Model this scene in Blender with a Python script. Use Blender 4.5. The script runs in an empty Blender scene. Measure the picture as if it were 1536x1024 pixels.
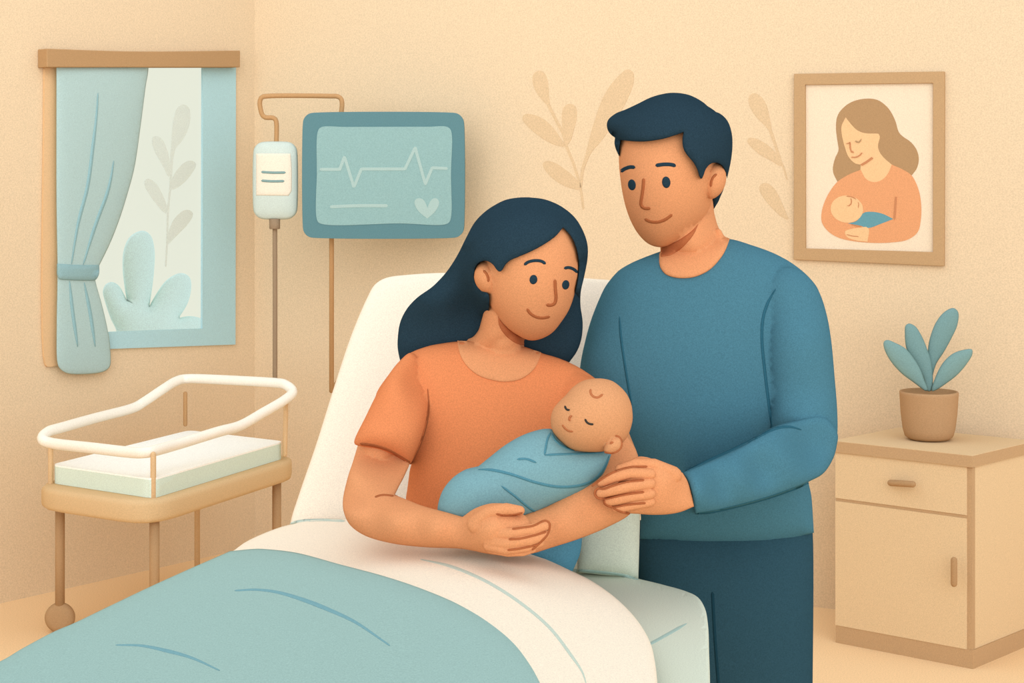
import bpy, bmesh, math
import numpy as np
from mathutils import Vector
from mathutils.bvhtree import BVHTree
from mathutils.geometry import delaunay_2d_cdt

F, CX, HY, H = 2500.0, 768.0, 280.0, 1.7      # focal length in px, principal column, horizon row, eye height
col = bpy.context.scene.collection

# ------------------------------------------------------------------ materials
def s2l(c):
    c = c / 255.0
    return c / 12.92 if c <= 0.04045 else ((c + 0.055) / 1.055) ** 2.4
GAIN = 0.80
TUNE = {'floor_vinyl': (1.3, 1.4, 1.5), 'wall_paint': (.93, .965, 1.025), 'wall_decal_print': (.93, .955, 1.01), 'window_frame_paint': (1.25, 1.4, 1.6), 'frosted_print': (1.03, 1.14, 1.26),
        'casing_wood': (1.12, 1.17, 1.27), 'cream_cloth': (1.12, 1.09, 1.08), 'teal_sweater': (.93, .94, .96), 'baby_skin': (.87, .84, .85), 'swaddle_cloth': (1.15, 1.05, 1.02), 'monitor_case': (.85, .90, .96),
        'monitor_screen': (.83, .88, .93), 'screen_trace': (.84, .89, .94), 'iv_bag_plastic': (.9, .98, 1.07), 'paper_label': (.93, .93, .93), 'cabinet_wood': (1.06, 1.2, 1.35), 'cabinet_trim': (1.06, 1.2, 1.35), 'cabinet_handle': (1.0, 1.1, 1.2),
        'rail_wood': (.94, 1, 1.07), 'tray_wood': (1.15, 1.33, 1.5), 'leg_wood': (1, 1.1, 1.2), 'light_leg_wood': (1.1, 1.2, 1.3), 'post_wood': (1.1, 1.2, 1.3), 'cream_plastic': (1.1, 1.18, 1.3), 'shrub_leaf': (1.4, 1.5, 1.62),
        'blue_trousers': (1.6, 1.6, 1.65), 'plant_leaf': (1.05, 1.07, 1.12), 'plant_leaf_dark': (1.05, 1.07, 1.12), 'clay_pot': (1, 1.09, 1.2), 'sage_cloth': (1.2, 1.2, 1.2), 'sage_seam': (1.15, 1.15, 1.15),
        'cream_seam': (1.1, 1.1, 1.1), 'teal_blanket': (1.1, 1.08, 1.07), 'blanket_fold': (1.1, 1.08, 1.07), 'picture_frame_wood': (.9, .95, 1.01), 'print_brown': (.93, .98, 1.04), 'print_orange': (.94, 1, 1.07),
        'picture_paper': (.97, .99, 1.04), 'curtain_cloth': (.97, 1.01, 1.07), 'curtain_fold': (.98, 1, 1.04), 'curtain_band': (.98, 1.0, 1.05), 'skin': (1.0, 1.03, 1.07), 'bassinet_side_shade': (1.22, 1.38, 1.5), 'bassinet_top_lit': (1.2, 1.4, 1.7)}
def mat(name, rgb, k=1.0, grain=0.09, scale=420.0, rough=0.9, spec=0.0):
    m = bpy.data.materials.new(name); m.use_nodes = True
    nt = m.node_tree; b = nt.nodes['Principled BSDF']
    base = [min(0.97, s2l(v) * k * GAIN * q) for v, q in zip(rgb, TUNE.get(name, (1, 1, 1)))]
    b.inputs['Roughness'].default_value = rough
    b.inputs['Specular IOR Level'].default_value = spec
    tc = nt.nodes.new('ShaderNodeTexCoord')
    nz = nt.nodes.new('ShaderNodeTexNoise'); nz.inputs['Scale'].default_value = scale
    nz.inputs['Detail'].default_value = 1.0
    nt.links.new(tc.outputs['Object'], nz.inputs['Vector'])
    mr = nt.nodes.new('ShaderNodeMapRange')
    mr.inputs['From Min'].default_value = 0.3; mr.inputs['From Max'].default_value = 0.7
    mr.inputs['To Min'].default_value = 1 - grain; mr.inputs['To Max'].default_value = 1 + grain
    nt.links.new(nz.outputs['Fac'], mr.inputs['Value'])
    vm = nt.nodes.new('ShaderNodeVectorMath'); vm.operation = 'SCALE'
    vm.inputs[0].default_value = base
    nt.links.new(mr.outputs['Result'], vm.inputs['Scale'])
    nt.links.new(vm.outputs['Vector'], b.inputs['Base Color'])
    return m

def clear_mat(name, rgb, gloss=0.03):
    m = bpy.data.materials.new(name); m.use_nodes = True
    nt = m.node_tree; nt.nodes.clear()
    out = nt.nodes.new('ShaderNodeOutputMaterial')
    tr = nt.nodes.new('ShaderNodeBsdfTransparent'); tr.inputs[0].default_value = (*rgb, 1)
    gl = nt.nodes.new('ShaderNodeBsdfGlossy'); gl.inputs['Roughness'].default_value = 0.15
    mx = nt.nodes.new('ShaderNodeMixShader'); mx.inputs[0].default_value = gloss
    nt.links.new(tr.outputs[0], mx.inputs[1]); nt.links.new(gl.outputs[0], mx.inputs[2])
    nt.links.new(mx.outputs[0], out.inputs[0])
    return m

FAR = 330.0
MT = dict(
    wall=mat('wall_paint', (246, 216, 174), 1.0, scale=200),
    floor=mat('floor_vinyl', (234, 194, 146), 1.0, scale=200),
    decal=mat('wall_decal_print', (236, 203, 158), 1.0, scale=200),
    brown=mat('warm_brown', (198, 155, 108), 1.0, scale=FAR),
    rail=mat('rail_wood', (196, 152, 105), 1.0, scale=FAR),
    casing=mat('casing_wood', (226, 184, 134), 1.0, scale=FAR),
    wframe=mat('window_frame_paint', (168, 192, 184), 1.0, scale=FAR),
    curtain=mat('curtain_cloth', (186, 208, 199), 1.0, scale=FAR),
    tie=mat('curtain_band', (153, 186, 184), 1.0, scale=FAR),
    cstroke=mat('curtain_fold', (156, 193, 194), 1.0, scale=FAR),
    shrub=mat('shrub_leaf', (201, 219, 207), 1.0, scale=200),
    frost=mat('frosted_print', (223, 222, 203), 1.0, scale=FAR),
    monitor=mat('monitor_case', (108, 147, 149), 1.0, scale=FAR),
    screen=mat('monitor_screen', (164, 197, 190), 1.0, scale=FAR),
    trace=mat('screen_trace', (190, 213, 202), 1.0, scale=FAR),
    bag=mat('iv_bag_plastic', (221, 226, 208), 1.0, scale=FAR),
    label=mat('paper_label', (254, 242, 220), 1.0, scale=FAR),
    greyteal=mat('grey_teal_ink', (140, 169, 165), 1.0, scale=FAR),
    port=mat('grey_brown', (163, 139, 112), 1.0, scale=FAR),
    rim=mat('cream_plastic', (252, 237, 213), 1.0, scale=FAR),
    tray=mat('tray_wood', (214, 171, 122), 1.0, scale=FAR),
    bleg=mat('leg_wood', (191, 148, 104), 1.0, scale=FAR),
    bleg2=mat('light_leg_wood', (218, 176, 126), 1.0, scale=FAR),
    post=mat('post_wood', (222, 180, 132), 1.0, scale=FAR),
    bsage=mat('bassinet_side_shade', (213, 219, 200), scale=FAR), bcream=mat('bassinet_top_lit', (253, 238, 214), scale=FAR),  # shaded side and lit top colours of one mattress
    cream=mat('cream_cloth', (254, 241, 218), 1.0),
    sage=mat('sage_cloth', (213, 219, 200), 1.0),
    sageline=mat('sage_seam', (174, 199, 189), 1.0),
    creamline=mat('cream_seam', (206, 218, 203), 1.0),
    blanket=mat('teal_blanket', (163, 195, 189), 1.0),
    blanketline=mat('blanket_fold', (128, 174, 182), 1.0),
    skin=mat('skin', (235, 158, 106), 1.0),
    skinline=mat('skin_line', (184, 107, 66), 1.0),
    chinshade=mat('chin_shadow', (194, 114, 72), 1.0),  # painted shadow tone for under the chins
    hair=mat('navy_hair', (43, 63, 74), 1.0, grain=0.14),
    shirt=mat('orange_shirt', (237, 144, 92), 1.0),
    shirtline=mat('orange_seam', (177, 103, 64), 1.0),
    sweater=mat('teal_sweater', (82, 131, 146), 1.0, grain=0.12),
    sweaterline=mat('sweater_fold', (53, 103, 120), 1.0),
    trousers=mat('navy_trousers', (52, 84, 97), 1.0, grain=0.13),
    trouserline=mat('trouser_crease', (33, 66, 79), 1.0),
    bluecloth=mat('blue_trousers', (78, 128, 146), 1.0, grain=0.12),
    babyskin=mat('baby_skin', (240, 174, 121), 1.0),
    babyline=mat('baby_line', (196, 119, 76), 1.0),
    babydark=mat('baby_lash', (66, 62, 56), 1.0),
    swaddle=mat('swaddle_cloth', (122, 168, 176), 1.0),
    swaddleline=mat('swaddle_fold', (89, 144, 158), 1.0),
    cab=mat('cabinet_wood', (231, 191, 143), 1.0, scale=FAR),
    cabtrim=mat('cabinet_trim', (200, 156, 111), 1.0, scale=FAR),
    cabhandle=mat('cabinet_handle', (190, 145, 100), 1.0, scale=FAR),
    pot=mat('clay_pot', (195, 150, 106), 1.0, scale=FAR),
    leaf=mat('plant_leaf', (130, 162, 156), 1.0, scale=FAR),
    leafdark=mat('plant_leaf_dark', (124, 157, 153), 1.0, scale=FAR),
    picframe=mat('picture_frame_wood', (211, 168, 120), 1.0, scale=FAR),
    paper=mat('picture_paper', (252, 229, 195), 1.0, scale=FAR),
    arthair=mat('print_brown', (193, 151, 106), 1.0, scale=FAR),
    artskin=mat('print_skin', (247, 202, 150), 1.0, scale=FAR),
    artshirt=mat('print_orange', (243, 168, 115), 1.0, scale=FAR),
    artblue=mat('print_blue', (110, 163, 173), 1.0, scale=FAR),
    artline=mat('print_line', (208, 143, 100), 1.0, scale=FAR),
    ground=mat('garden_ground', (214, 222, 200), 1.0, scale=100),
    shoe=mat('dark_shoe', (60, 62, 66), 1.0),
)
MT['glass'] = clear_mat('window_glass', (1, 1, 1), 0.02)
MT['tub'] = clear_mat('tinted_clear_plastic', (0.995, 0.98, 0.965), 0.015)

# ------------------------------------------------------------------ object helpers
WL = {}
def link(name, data):
    o = bpy.data.objects.new(name, data); col.objects.link(o); return o
def tag(o, label=None, cat=None, group=None, kind=None):
    if label: o['label'] = label
    if cat: o['category'] = cat
    if group: o['group'] = group
    if kind: o['kind'] = kind
    return o
def empty(name, loc, label=None, cat=None, kind=None, group=None):
    o = link(name, None); o.location = loc; WL[o.name] = Vector(loc); o.empty_display_size = .05
    return tag(o, label, cat, group, kind)
def obj(name, geo, m, parent=None, origin=None, smooth=True, label=None, bevel=0):
    V, Fs = geo
    org = WL[parent.name] if parent else Vector(origin) if origin is not None else Vector((0, 0, 0))
    me = bpy.data.meshes.new(name)
    me.from_pydata([(v[0] - org[0], v[1] - org[1], v[2] - org[2]) for v in V], [], [list(map(int, f)) for f in Fs])
    bm = bmesh.new(); bm.from_mesh(me)
    bmesh.ops.remove_doubles(bm, verts=bm.verts, dist=1e-6)
    bmesh.ops.recalc_face_normals(bm, faces=bm.faces)
    if bevel:
        bmesh.ops.bevel(bm, geom=[e for e in bm.edges if e.calc_face_angle(0) > .5], offset=bevel, segments=3, profile=.5, affect='EDGES', clamp_overlap=True)
    for f in bm.faces: f.smooth = smooth
    bm.to_mesh(me); bm.free()
    me.materials.append(m)
    o = link(name, me); o.location = (0, 0, 0) if parent else org
    if parent: o.parent = parent
    WL[o.name] = org.copy()
    if label: o['label'] = label
    return o
def merge(*gs):
    V, Fs = [], []
    for g in gs:
        n = len(V); V += [tuple(v) for v in g[0]]; Fs += [tuple(i + n for i in f) for f in g[1]]
    return V, Fs
def union(gs):
    """one continuous surface out of closed pieces that overlap"""
    obs = []
    for g in gs:
        me = bpy.data.meshes.new('tmp'); me.from_pydata([tuple(v) for v in g[0]], [], [list(map(int, f)) for f in g[1]])
        bm = bmesh.new(); bm.from_mesh(me); bmesh.ops.remove_doubles(bm, verts=bm.verts, dist=1e-6)
        bmesh.ops.recalc_face_normals(bm, faces=bm.faces); bm.to_mesh(me); bm.free()
        obs.append(link('tmp', me))
    base = obs[0]
    for o in obs[1:]:
        md = base.modifiers.new('b', 'BOOLEAN'); md.operation = 'UNION'; md.object = o
        md.solver = 'EXACT'
    dg = bpy.context.evaluated_depsgraph_get(); dg.update()
    ev = base.evaluated_get(dg); me = ev.to_mesh()
    V = [tuple(v.co) for v in me.vertices]; Fs = [tuple(p.vertices) for p in me.polygons]
    ev.to_mesh_clear()
    for o in obs:
        d = o.data; bpy.data.objects.remove(o); bpy.data.meshes.remove(d)
    print('union', len(gs), '->', len(V))
    return V, Fs
def bvh(*gs):
    g = merge(*gs)
    return BVHTree.FromPolygons([Vector(v) for v in g[0]], [list(map(int, f)) for f in g[1]])

# ------------------------------------------------------------------ picture <-> place
def P3(px, py, d): return Vector(((px - CX) / F * d, d, H - (py - HY) / F * d))
def T(ox, oy, s, pts):
    return [(ox + p[0] / s, oy + p[1] / s) + tuple(p[2:]) for p in pts]
def dconst(d): return lambda x, y: np.full(np.shape(x), float(d))
def didw(ctrl, pw=2.5):
    c = np.array(ctrl, float)
    def f(x, y):
        x = np.asarray(x, float); y = np.asarray(y, float)
        w = 1 / (((x[..., None] - c[:, 0]) ** 2 + (y[..., None] - c[:, 1]) ** 2 + 400) ** (pw / 2))
        return (w * c[:, 2]).sum(-1) / w.sum(-1)
    return f
def dplane(P0, n, off=0.0):
    k = n[0] * (P0[0] + n[0] * off) + n[1] * (P0[1] + n[1] * off)
    return lambda x, y: k / (n[0] * (np.asarray(x, float) - CX) / F + n[1])

# ------------------------------------------------------------------ outlines
def cr(pts, n=10, closed=False):
    P = [np.array(p[:2], float) for p in pts]; N = len(P); out = []
    rng = range(N) if closed else range(N - 1)
    for i in rng:
        p1, p2 = P[i], P[(i + 1) % N]
        p0 = P[i - 1] if (closed or i > 0) else 2 * p1 - p2
        p3 = P[(i + 2) % N] if (closed or i < N - 2) else 2 * p2 - p1
        t0 = 0; t1 = t0 + max(1e-4, np.linalg.norm(p1 - p0)) ** .5
        t2 = t1 + max(1e-4, np.linalg.norm(p2 - p1)) ** .5; t3 = t2 + max(1e-4, np.linalg.norm(p3 - p2)) ** .5
        for t in np.linspace(t1, t2, n, endpoint=False):
            A1 = (t1 - t) / (t1 - t0) * p0 + (t - t0) / (t1 - t0) * p1
            A2 = (t2 - t) / (t2 - t1) * p1 + (t - t1) / (t2 - t1) * p2
            A3 = (t3 - t) / (t3 - t2) * p2 + (t - t2) / (t3 - t2) * p3
            B1 = (t2 - t) / (t2 - t0) * A1 + (t - t0) / (t2 - t0) * A2
            B2 = (t3 - t) / (t3 - t1) * A2 + (t - t1) / (t3 - t1) * A3
            out.append((t2 - t) / (t2 - t1) * B1 + (t - t1) / (t2 - t1) * B2)
    if not closed: out.append(P[-1])
    return out
def resample(pts, s, keep_end=False):
    P = np.array(pts); seg = np.linalg.norm(np.diff(P, axis=0), axis=1); L = np.concatenate([[0], np.cumsum(seg)])
    n = max(2, int(round(L[-1] / s)) + 1); q = np.linspace(0, L[-1], n)
    return np.stack([np.interp(q, L, P[:, 0]), np.interp(q, L, P[:, 1])], 1)
def loop(pts, s):
    """closed outline through pts; a point with a third value is a corner"""
    ci = [i for i, p in enumerate(pts) if len(p) > 2]
    if not ci:
        c = cr(pts, 10, True); c.append(c[0]); return resample(c, s)[:-1]
    pts = pts[ci[0]:] + pts[:ci[0]]; pts.append(pts[0])
    ci = [i for i, p in enumerate(pts) if len(p) > 2]; out = []
    for a, b in zip(ci[:-1], ci[1:]):
        seg = pts[a:b + 1]
        c = cr(seg, 10) if len(seg) > 2 else [np.array(seg[0][:2], float), np.array(seg[1][:2], float)]
        out.append(resample(c, s)[:-1])
    return np.concatenate(out)
def inside(P, poly):
    x, y = P[:, 0][:, None], P[:, 1][:, None]; a = poly; b = np.roll(poly, -1, 0)
    cond = (a[None, :, 1] > y) != (b[None, :, 1] > y)
    den = np.where(np.abs(b[:, 1] - a[:, 1]) < 1e-12, 1e-12, b[:, 1] - a[:, 1])
    xi = a[:, 0] + (y - a[:, 1]) / den * (b[:, 0] - a[:, 0])
    return (np.sum(cond & (x < xi), 1) % 2) == 1
def dist(P, poly):
    a = poly; b = np.roll(poly, -1, 0); ab = b - a; L2 = (ab ** 2).sum(1) + 1e-12
    ap = P[:, None] - a[None]; t = np.clip((ap * ab[None]).sum(-1) / L2, 0, 1)
    return np.sqrt(((ap - t[..., None] * ab[None]) ** 2).sum(-1)).min(1)
def mesh2d(poly, step, rings):
    pts = [poly]; n = len(poly)
    nx = np.roll(poly, -1, 0) - np.roll(poly, 1, 0); nx = np.stack([-nx[:, 1], nx[:, 0]], 1)
    nx /= np.linalg.norm(nx, axis=1)[:, None] + 1e-9
    area = 0.5 * np.sum(poly[:, 0] * np.roll(poly[:, 1], -1) - np.roll(poly[:, 0], -1) * poly[:, 1])
    if area < 0: nx = -nx
    last = 0
    for k, r in enumerate(rings):
        q = poly + nx * r; st = 1 if k == 0 else 2
        q = q[::st]
        ok = inside(q, poly); ok &= dist(q, poly) > r * .93
        pts.append(q[ok]); last = r
    x0, y0 = poly.min(0); x1, y1 = poly.max(0)
    gx, gy = np.meshgrid(np.arange(x0, x1 + step, step), np.arange(y0, y1 + step, step * .866))
    gx = gx + (np.arange(gx.shape[0]) % 2)[:, None] * step / 2
    g = np.stack([gx.ravel(), gy.ravel()], 1); g = g[inside(g, poly)]
    if len(g): g = g[dist(g, poly) > last + step * .55]
    pts.append(g); A = np.concatenate(pts)
    r = delaunay_2d_cdt([Vector(p) for p in A], [], [list(range(n))], 1, 1e-5)
    V = np.array([tuple(v) for v in r[0]]); Tq = np.array([f for f in r[2] if len(f) == 3], int)
    used = np.unique(Tq); rem = -np.ones(len(V), int); rem[used] = np.arange(len(used)); V = V[used]; Tq = rem[Tq]
    e = np.sort(np.concatenate([Tq[:, [0, 1]], Tq[:, [1, 2]], Tq[:, [2, 0]]]), axis=1)
    ue, c = np.unique(e, axis=0, return_counts=True)
    be = ue[c == 1]; isb = np.zeros(len(V), bool); isb[be.ravel()] = True
    return V, Tq, be, isb
def poisson(V, Tq, isb):
    n = len(V); I, J, W = [], [], []; area = np.zeros(n)
    for k in range(3):
        a, b, c = Tq[:, k], Tq[:, (k + 1) % 3], Tq[:, (k + 2) % 3]
        u, v = V[a] - V[c], V[b] - V[c]
        cr_ = np.abs(u[:, 0] * v[:, 1] - u[:, 1] * v[:, 0]) + 1e-9
        W.append(np.clip((u * v).sum(1) / cr_, -5, 50) * .5); I.append(a); J.append(b)
        np.add.at(area, c, cr_ / 6)
    I, J, W = map(np.concatenate, (I, J, W))
    W = np.maximum(W, 1e-4)
    diag = np.bincount(I, W, n) + np.bincount(J, W, n)
    fr = (~isb).astype(float)
    def mv(x):
        x = x * fr
        return fr * (diag * x - np.bincount(I, W * x[J], n) - np.bincount(J, W * x[I], n)) + (1 - fr) * x
    b = area * fr; x = np.zeros(n); r = b - mv(x); z = r / (diag + 1e-9); p = z.copy(); rz = r @ z
    for _ in range(1500):
        Ap = mv(p); al = rz / (p @ Ap + 1e-30); x += al * p; r -= al * Ap
        if np.abs(r).max() < 1e-7 * np.abs(b).max(): break
        z = r / (diag + 1e-9); rn = r @ z; p = z + rn / rz * p; rz = rn
    return np.maximum(x, 0)

def inflate(pts, D, half, back=None, step=6, s=3, pw=.5, rings=(1.2, 3.2), hmax=None):
    """solid whose silhouette is the outline, rounded like a real body, at its own distance"""
    poly = loop(pts, s); V, Tq, be, isb = mesh2d(poly, step, rings)
    u = poisson(V, Tq, isb); h = (u / u.max()) ** pw
    if callable(D) is False: D = dconst(D)
    d = D(V[:, 0], V[:, 1]); back = half if back is None else back
    n = len(V)
    fx, fy = V[:, 0], V[:, 1]; df = d - half * h
    VF = np.stack([(fx - CX) / F * df, df, H - (fy - HY) / F * df], 1)
    VB = np.stack([(fx - CX) / F * d, d + back * h, H - (fy - HY) / F * d], 1)
    bi = np.arange(n) + n
    bi[isb] = np.arange(n)[isb]
    keep = np.concatenate([np.ones(n, bool), ~isb]); rem = np.cumsum(keep) - 1
    AV = np.concatenate([VF, VB])[keep]
    T1 = rem[Tq]; T2 = rem[bi[Tq][:, ::-1]]
    return [tuple(v) for v in AV], [tuple(f) for f in np.concatenate([T1, T2])]

def ray_depths(V, tree):
    d = np.full(len(V), np.nan)
    o = Vector((0, 0, H))
    for i, (x, y) in enumerate(V):
        dr = Vector(((x - CX) / F, 1.0, -(y - HY) / F)); dr.normalize()
        loc, nr, ix, ds = tree.ray_cast(o, dr)
        if loc is not None: d[i] = loc.y
    bad = np.isnan(d)
    if bad.all(): raise RuntimeError('drape misses target')
    if bad.any():
        g = V[~bad]; dg = d[~bad]
        for i in np.where(bad)[0]:
            d[i] = dg[np.argmin(((g - V[i]) ** 2).sum(1))]
    return d
def drape(pts, tree, thick, sink=.003, step=5, s=2.5, edge=6, rings=(1.5,), relax=0):
    poly = loop(pts, s); V, Tq, be, isb = mesh2d(poly, step, rings)
    dd = dist(V, poly); t = np.clip(dd / edge, 0, 1); pr = np.sqrt(np.maximum(0, t * (2 - t)))
    d = ray_depths(V, tree) if not callable(tree) else tree(V[:, 0], V[:, 1])
    n = len(V)
    for _ in range(relax):
        acc = np.zeros(n); cnt = np.zeros(n)
        for k in range(3):
            a, b = Tq[:, k], Tq[:, (k + 1) % 3]
            np.add.at(acc, a, d[b]); np.add.at(cnt, a, 1); np.add.at(acc, b, d[a]); np.add.at(cnt, b, 1)
        d = .5 * d + .5 * acc / cnt
    df = d - thick * (.25 + .75 * pr); db = d + sink
    mk = lambda q: np.stack([(V[:, 0] - CX) / F * q, q, H - (V[:, 1] - HY) / F * q], 1)
    AV = np.concatenate([mk(df), mk(db)])
    Fs = [tuple(f) for f in Tq] + [tuple(f[::-1] + n) for f in Tq] + [(a, b, b + n, a + n) for a, b in be]
    return [tuple(v) for v in AV], Fs
def stroke(pts, w, tree, up=.0018, taper=0, s=3, smooth=True):
    """a raised drawn line lying on the surface below it"""
    c = cr(pts, 8) if smooth and len(pts) > 2 else [np.array(p, float) for p in pts]
    C = resample(c, s); tg = np.gradient(C, axis=0); tg /= np.linalg.norm(tg, axis=1)[:, None] + 1e-9
    nr = np.stack([-tg[:, 1], tg[:, 0]], 1)
    L = np.concatenate([[0], np.cumsum(np.linalg.norm(np.diff(C, axis=0), axis=1))]); tot = L[-1]
    e0 = np.minimum(L, tot - L); r = w / 2
    wd = r * np.sqrt(np.clip(1 - (1 - np.clip(e0 / r, 0, 1)) ** 2, .08, 1))
    if taper: wd = wd * (.35 + .65 * np.clip(e0 / (tot * taper), 0, 1))
    # round ends: pull an extra row at both tips
    offs = [-1, -.6, 0, .6, 1]; hh = [0.15, .8, 1, .8, .15]
    A = np.concatenate([C + nr * (wd * o)[:, None] for o in offs]); n = len(C)
    d = ray_depths(A, tree) if not callable(tree) else tree(A[:, 0], A[:, 1])
    V = []
    for k in range(5):
        for i in range(n):
            j = k * n + i; V.append(P3(A[j, 0], A[j, 1], d[j] - up * hh[k] - .0003))
    for k in (0, 4):
        for i in range(n):
            j = k * n + i; V.append(P3(A[j, 0], A[j, 1], d[j] + .002))
    Fs = []
    for k in range(4):
        for i in range(n - 1): Fs.append((k * n + i, k * n + i + 1, (k + 1) * n + i + 1, (k + 1) * n + i))
    for i in range(n - 1):
        Fs.append((5 * n + i, 5 * n + i + 1, 0 * n + i + 1, i)); Fs.append((4 * n + i, 4 * n + i + 1, 6 * n + i + 1, 6 * n + i))
        Fs.append((6 * n + i, 6 * n + i + 1, 5 * n + i + 1, 5 * n + i))
    for i in (0, n - 1): Fs.append((i, n + i, 2 * n + i, 3 * n + i, 4 * n + i, 6 * n + i, 5 * n + i))
    return V, Fs
def ellipse(cx, cy, rx, ry, rot=0, n=14):
    c, s_ = math.cos(rot), math.sin(rot)
    return [(cx + rx * math.cos(a) * c - ry * math.sin(a) * s_, cy + rx * math.cos(a) * s_ + ry * math.sin(a) * c)
            for a in [2 * math.pi * i / n for i in range(n)]]
def rrect(x0, y0, x1, y1, r, k=4):
    out = []
    for cx, cy, a0 in ((x1 - r, y0 + r, -90), (x1 - r, y1 - r, 0), (x0 + r, y1 - r, 90), (x0 + r, y0 + r, 180)):
        for i in range(k + 1):
            a = math.radians(a0 + 90 * i / k); out.append((cx + r * math.cos(a), cy + r * math.sin(a)))
    return out
def stroke_poly(pts, w, w1=None, smooth=True, s=4):
    c = cr(pts, 8) if smooth and len(pts) > 2 else [np.array(p, float) for p in pts]
    C = resample(c, s); tg = np.gradient(C, axis=0); tg /= np.linalg.norm(tg, axis=1)[:, None]
    nr = np.stack([-tg[:, 1], tg[:, 0]], 1); w1 = w if w1 is None else w1
    wd = np.linspace(w / 2, w1 / 2, len(C))
    a0 = [C[-1] + tg[-1] * wd[-1] * math.sin(t) + nr[-1] * wd[-1] * math.cos(t) for t in np.linspace(.4, math.pi - .4, 4)]
    a1 = [C[0] - tg[0] * wd[0] * math.sin(t) - nr[0] * wd[0] * math.cos(t) for t in np.linspace(.4, math.pi - .4, 4)]
    return [tuple(p) for p in list(C + nr * wd[:, None]) + a0 + list((C - nr * wd[:, None])[::-1]) + a1]

def slab(pts, P0, n, off, thick, s=4, raw=False):
    """flat piece of given thickness lying on a wall-parallel plane"""
    poly = np.array([p[:2] for p in pts], float) if raw else loop(pts, s)
    r = delaunay_2d_cdt([Vector(p) for p in poly], [], [list(range(len(poly)))], 1, 1e-5)
    V2 = np.array([tuple(v) for v in r[0]]); Tq = np.array([f for f in r[2]], int)
    e = np.sort(np.concatenate([Tq[:, [0, 1]], Tq[:, [1, 2]], Tq[:, [2, 0]]]), axis=1)
    ue, c = np.unique(e, axis=0, return_counts=True); be = ue[c == 1]
    d = dplane(P0, n, off + thick)(V2[:, 0], V2[:, 1]); m = len(V2)
    VF = [P3(x, y, q) for (x, y), q in zip(V2, d)]
    nn = Vector((n[0], n[1], 0)); VB = [v - nn * thick for v in VF]
    Fs = [tuple(f) for f in Tq] + [tuple(int(i) + m for i in f[::-1]) for f in Tq] + [(a, b, b + m, a + m) for a, b in be]
    return VF + VB, Fs
def ring_slab(outer, inner, P0, n, off, thick):
    d = dplane(P0, n, off + thick); q = [P3(x, y, float(d(x, y))) for x, y in outer + inner]
    nn = Vector((n[0], n[1], 0)); V = q + [v - nn * thick for v in q]; k = len(outer); Fs = []
    for i in range(k):
        j = (i + 1) % k
        Fs += [(i, j, k + j, k + i), (2 * k + i, 2 * k + j, 3 * k + j, 3 * k + i), (i, j, 2 * k + j, 2 * k + i), (k + i, k + j, 3 * k + j, 3 * k + i)]
    return V, Fs

# ------------------------------------------------------------------ solid primitives
def prism(plan, z0, z1):
    n = len(plan); V = [(x, y, z0) for x, y in plan] + [(x, y, z1) for x, y in plan]
    return V, [tuple(range(n))[::-1], tuple(range(n, 2 * n))] + [(i, (i + 1) % n, n + (i + 1) % n, n + i) for i in range(n)]
def tube(pts, r, closed=False, seg=12, ball=True):
    P = [Vector(p) for p in pts]; n = len(P); R = r if hasattr(r, '__len__') else [r] * n
    if ball and not closed:
        h0 = (P[0] - P[1]).normalized(); h1 = (P[-1] - P[-2]).normalized()
        pre = [(P[0] + h0 * R[0] * math.sin(a), R[0] * math.cos(a)) for a in (1.35, 1.0, .5)]
        post = [(P[-1] + h1 * R[-1] * math.sin(a), R[-1] * math.cos(a)) for a in (.5, 1.0, 1.35)]
        P = [a for a, _ in pre] + P + [a for a, _ in post]; R = [b for _, b in pre] + list(R) + [b for _, b in post]; n = len(P)
    tg = []
    for i in range(n):
        a = P[(i - 1) % n] if closed or i > 0 else P[i]; b = P[(i + 1) % n] if closed or i < n - 1 else P[i]
        tg.append((b - a).normalized())
    up = Vector((0, 0, 1)) if abs(tg[0].z) < .9 else Vector((1, 0, 0))
    u = (up - tg[0] * up.dot(tg[0])).normalized(); V, Fs = [], []
    for i in range(n):
        u = (u - tg[i] * u.dot(tg[i])).normalized(); w = tg[i].cross(u)
        for k in range(seg):
            a = 2 * math.pi * k / seg; V.append(P[i] + (u * math.cos(a) + w * math.sin(a)) * R[i])
    for i in range(n if closed else n - 1):
        j = (i + 1) % n
        for k in range(seg): Fs.append((i * seg + k, i * seg + (k + 1) % seg, j * seg + (k + 1) % seg, j * seg + k))
    if not closed: Fs += [tuple(range(seg))[::-1], tuple((n - 1) * seg + k for k in range(seg))]
    return V, Fs
def lathe(prof, c, seg=32, axis='z'):
    V, Fs = [], []; n = len(prof)
    for r, z in prof:
        for k in range(seg):
            a = 2 * math.pi * k / seg
            p = (r * math.cos(a), r * math.sin(a), z)
            if axis == 'y': p = (p[0], p[2], p[1])
            V.append((c[0] + p[0], c[1] + p[1], c[2] + p[2]))
    for i in range(n - 1):
        for k in range(seg): Fs.append((i * seg + k, i * seg + (k + 1) % seg, (i + 1) * seg + (k + 1) % seg, (i + 1) * seg + k))
    Fs += [tuple(range(seg)), tuple((n - 1) * seg + k for k in range(seg))]
    return V, Fs
def tp(pts): return [P3(*p) for p in pts]          # (px, py, depth) triples to points
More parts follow.
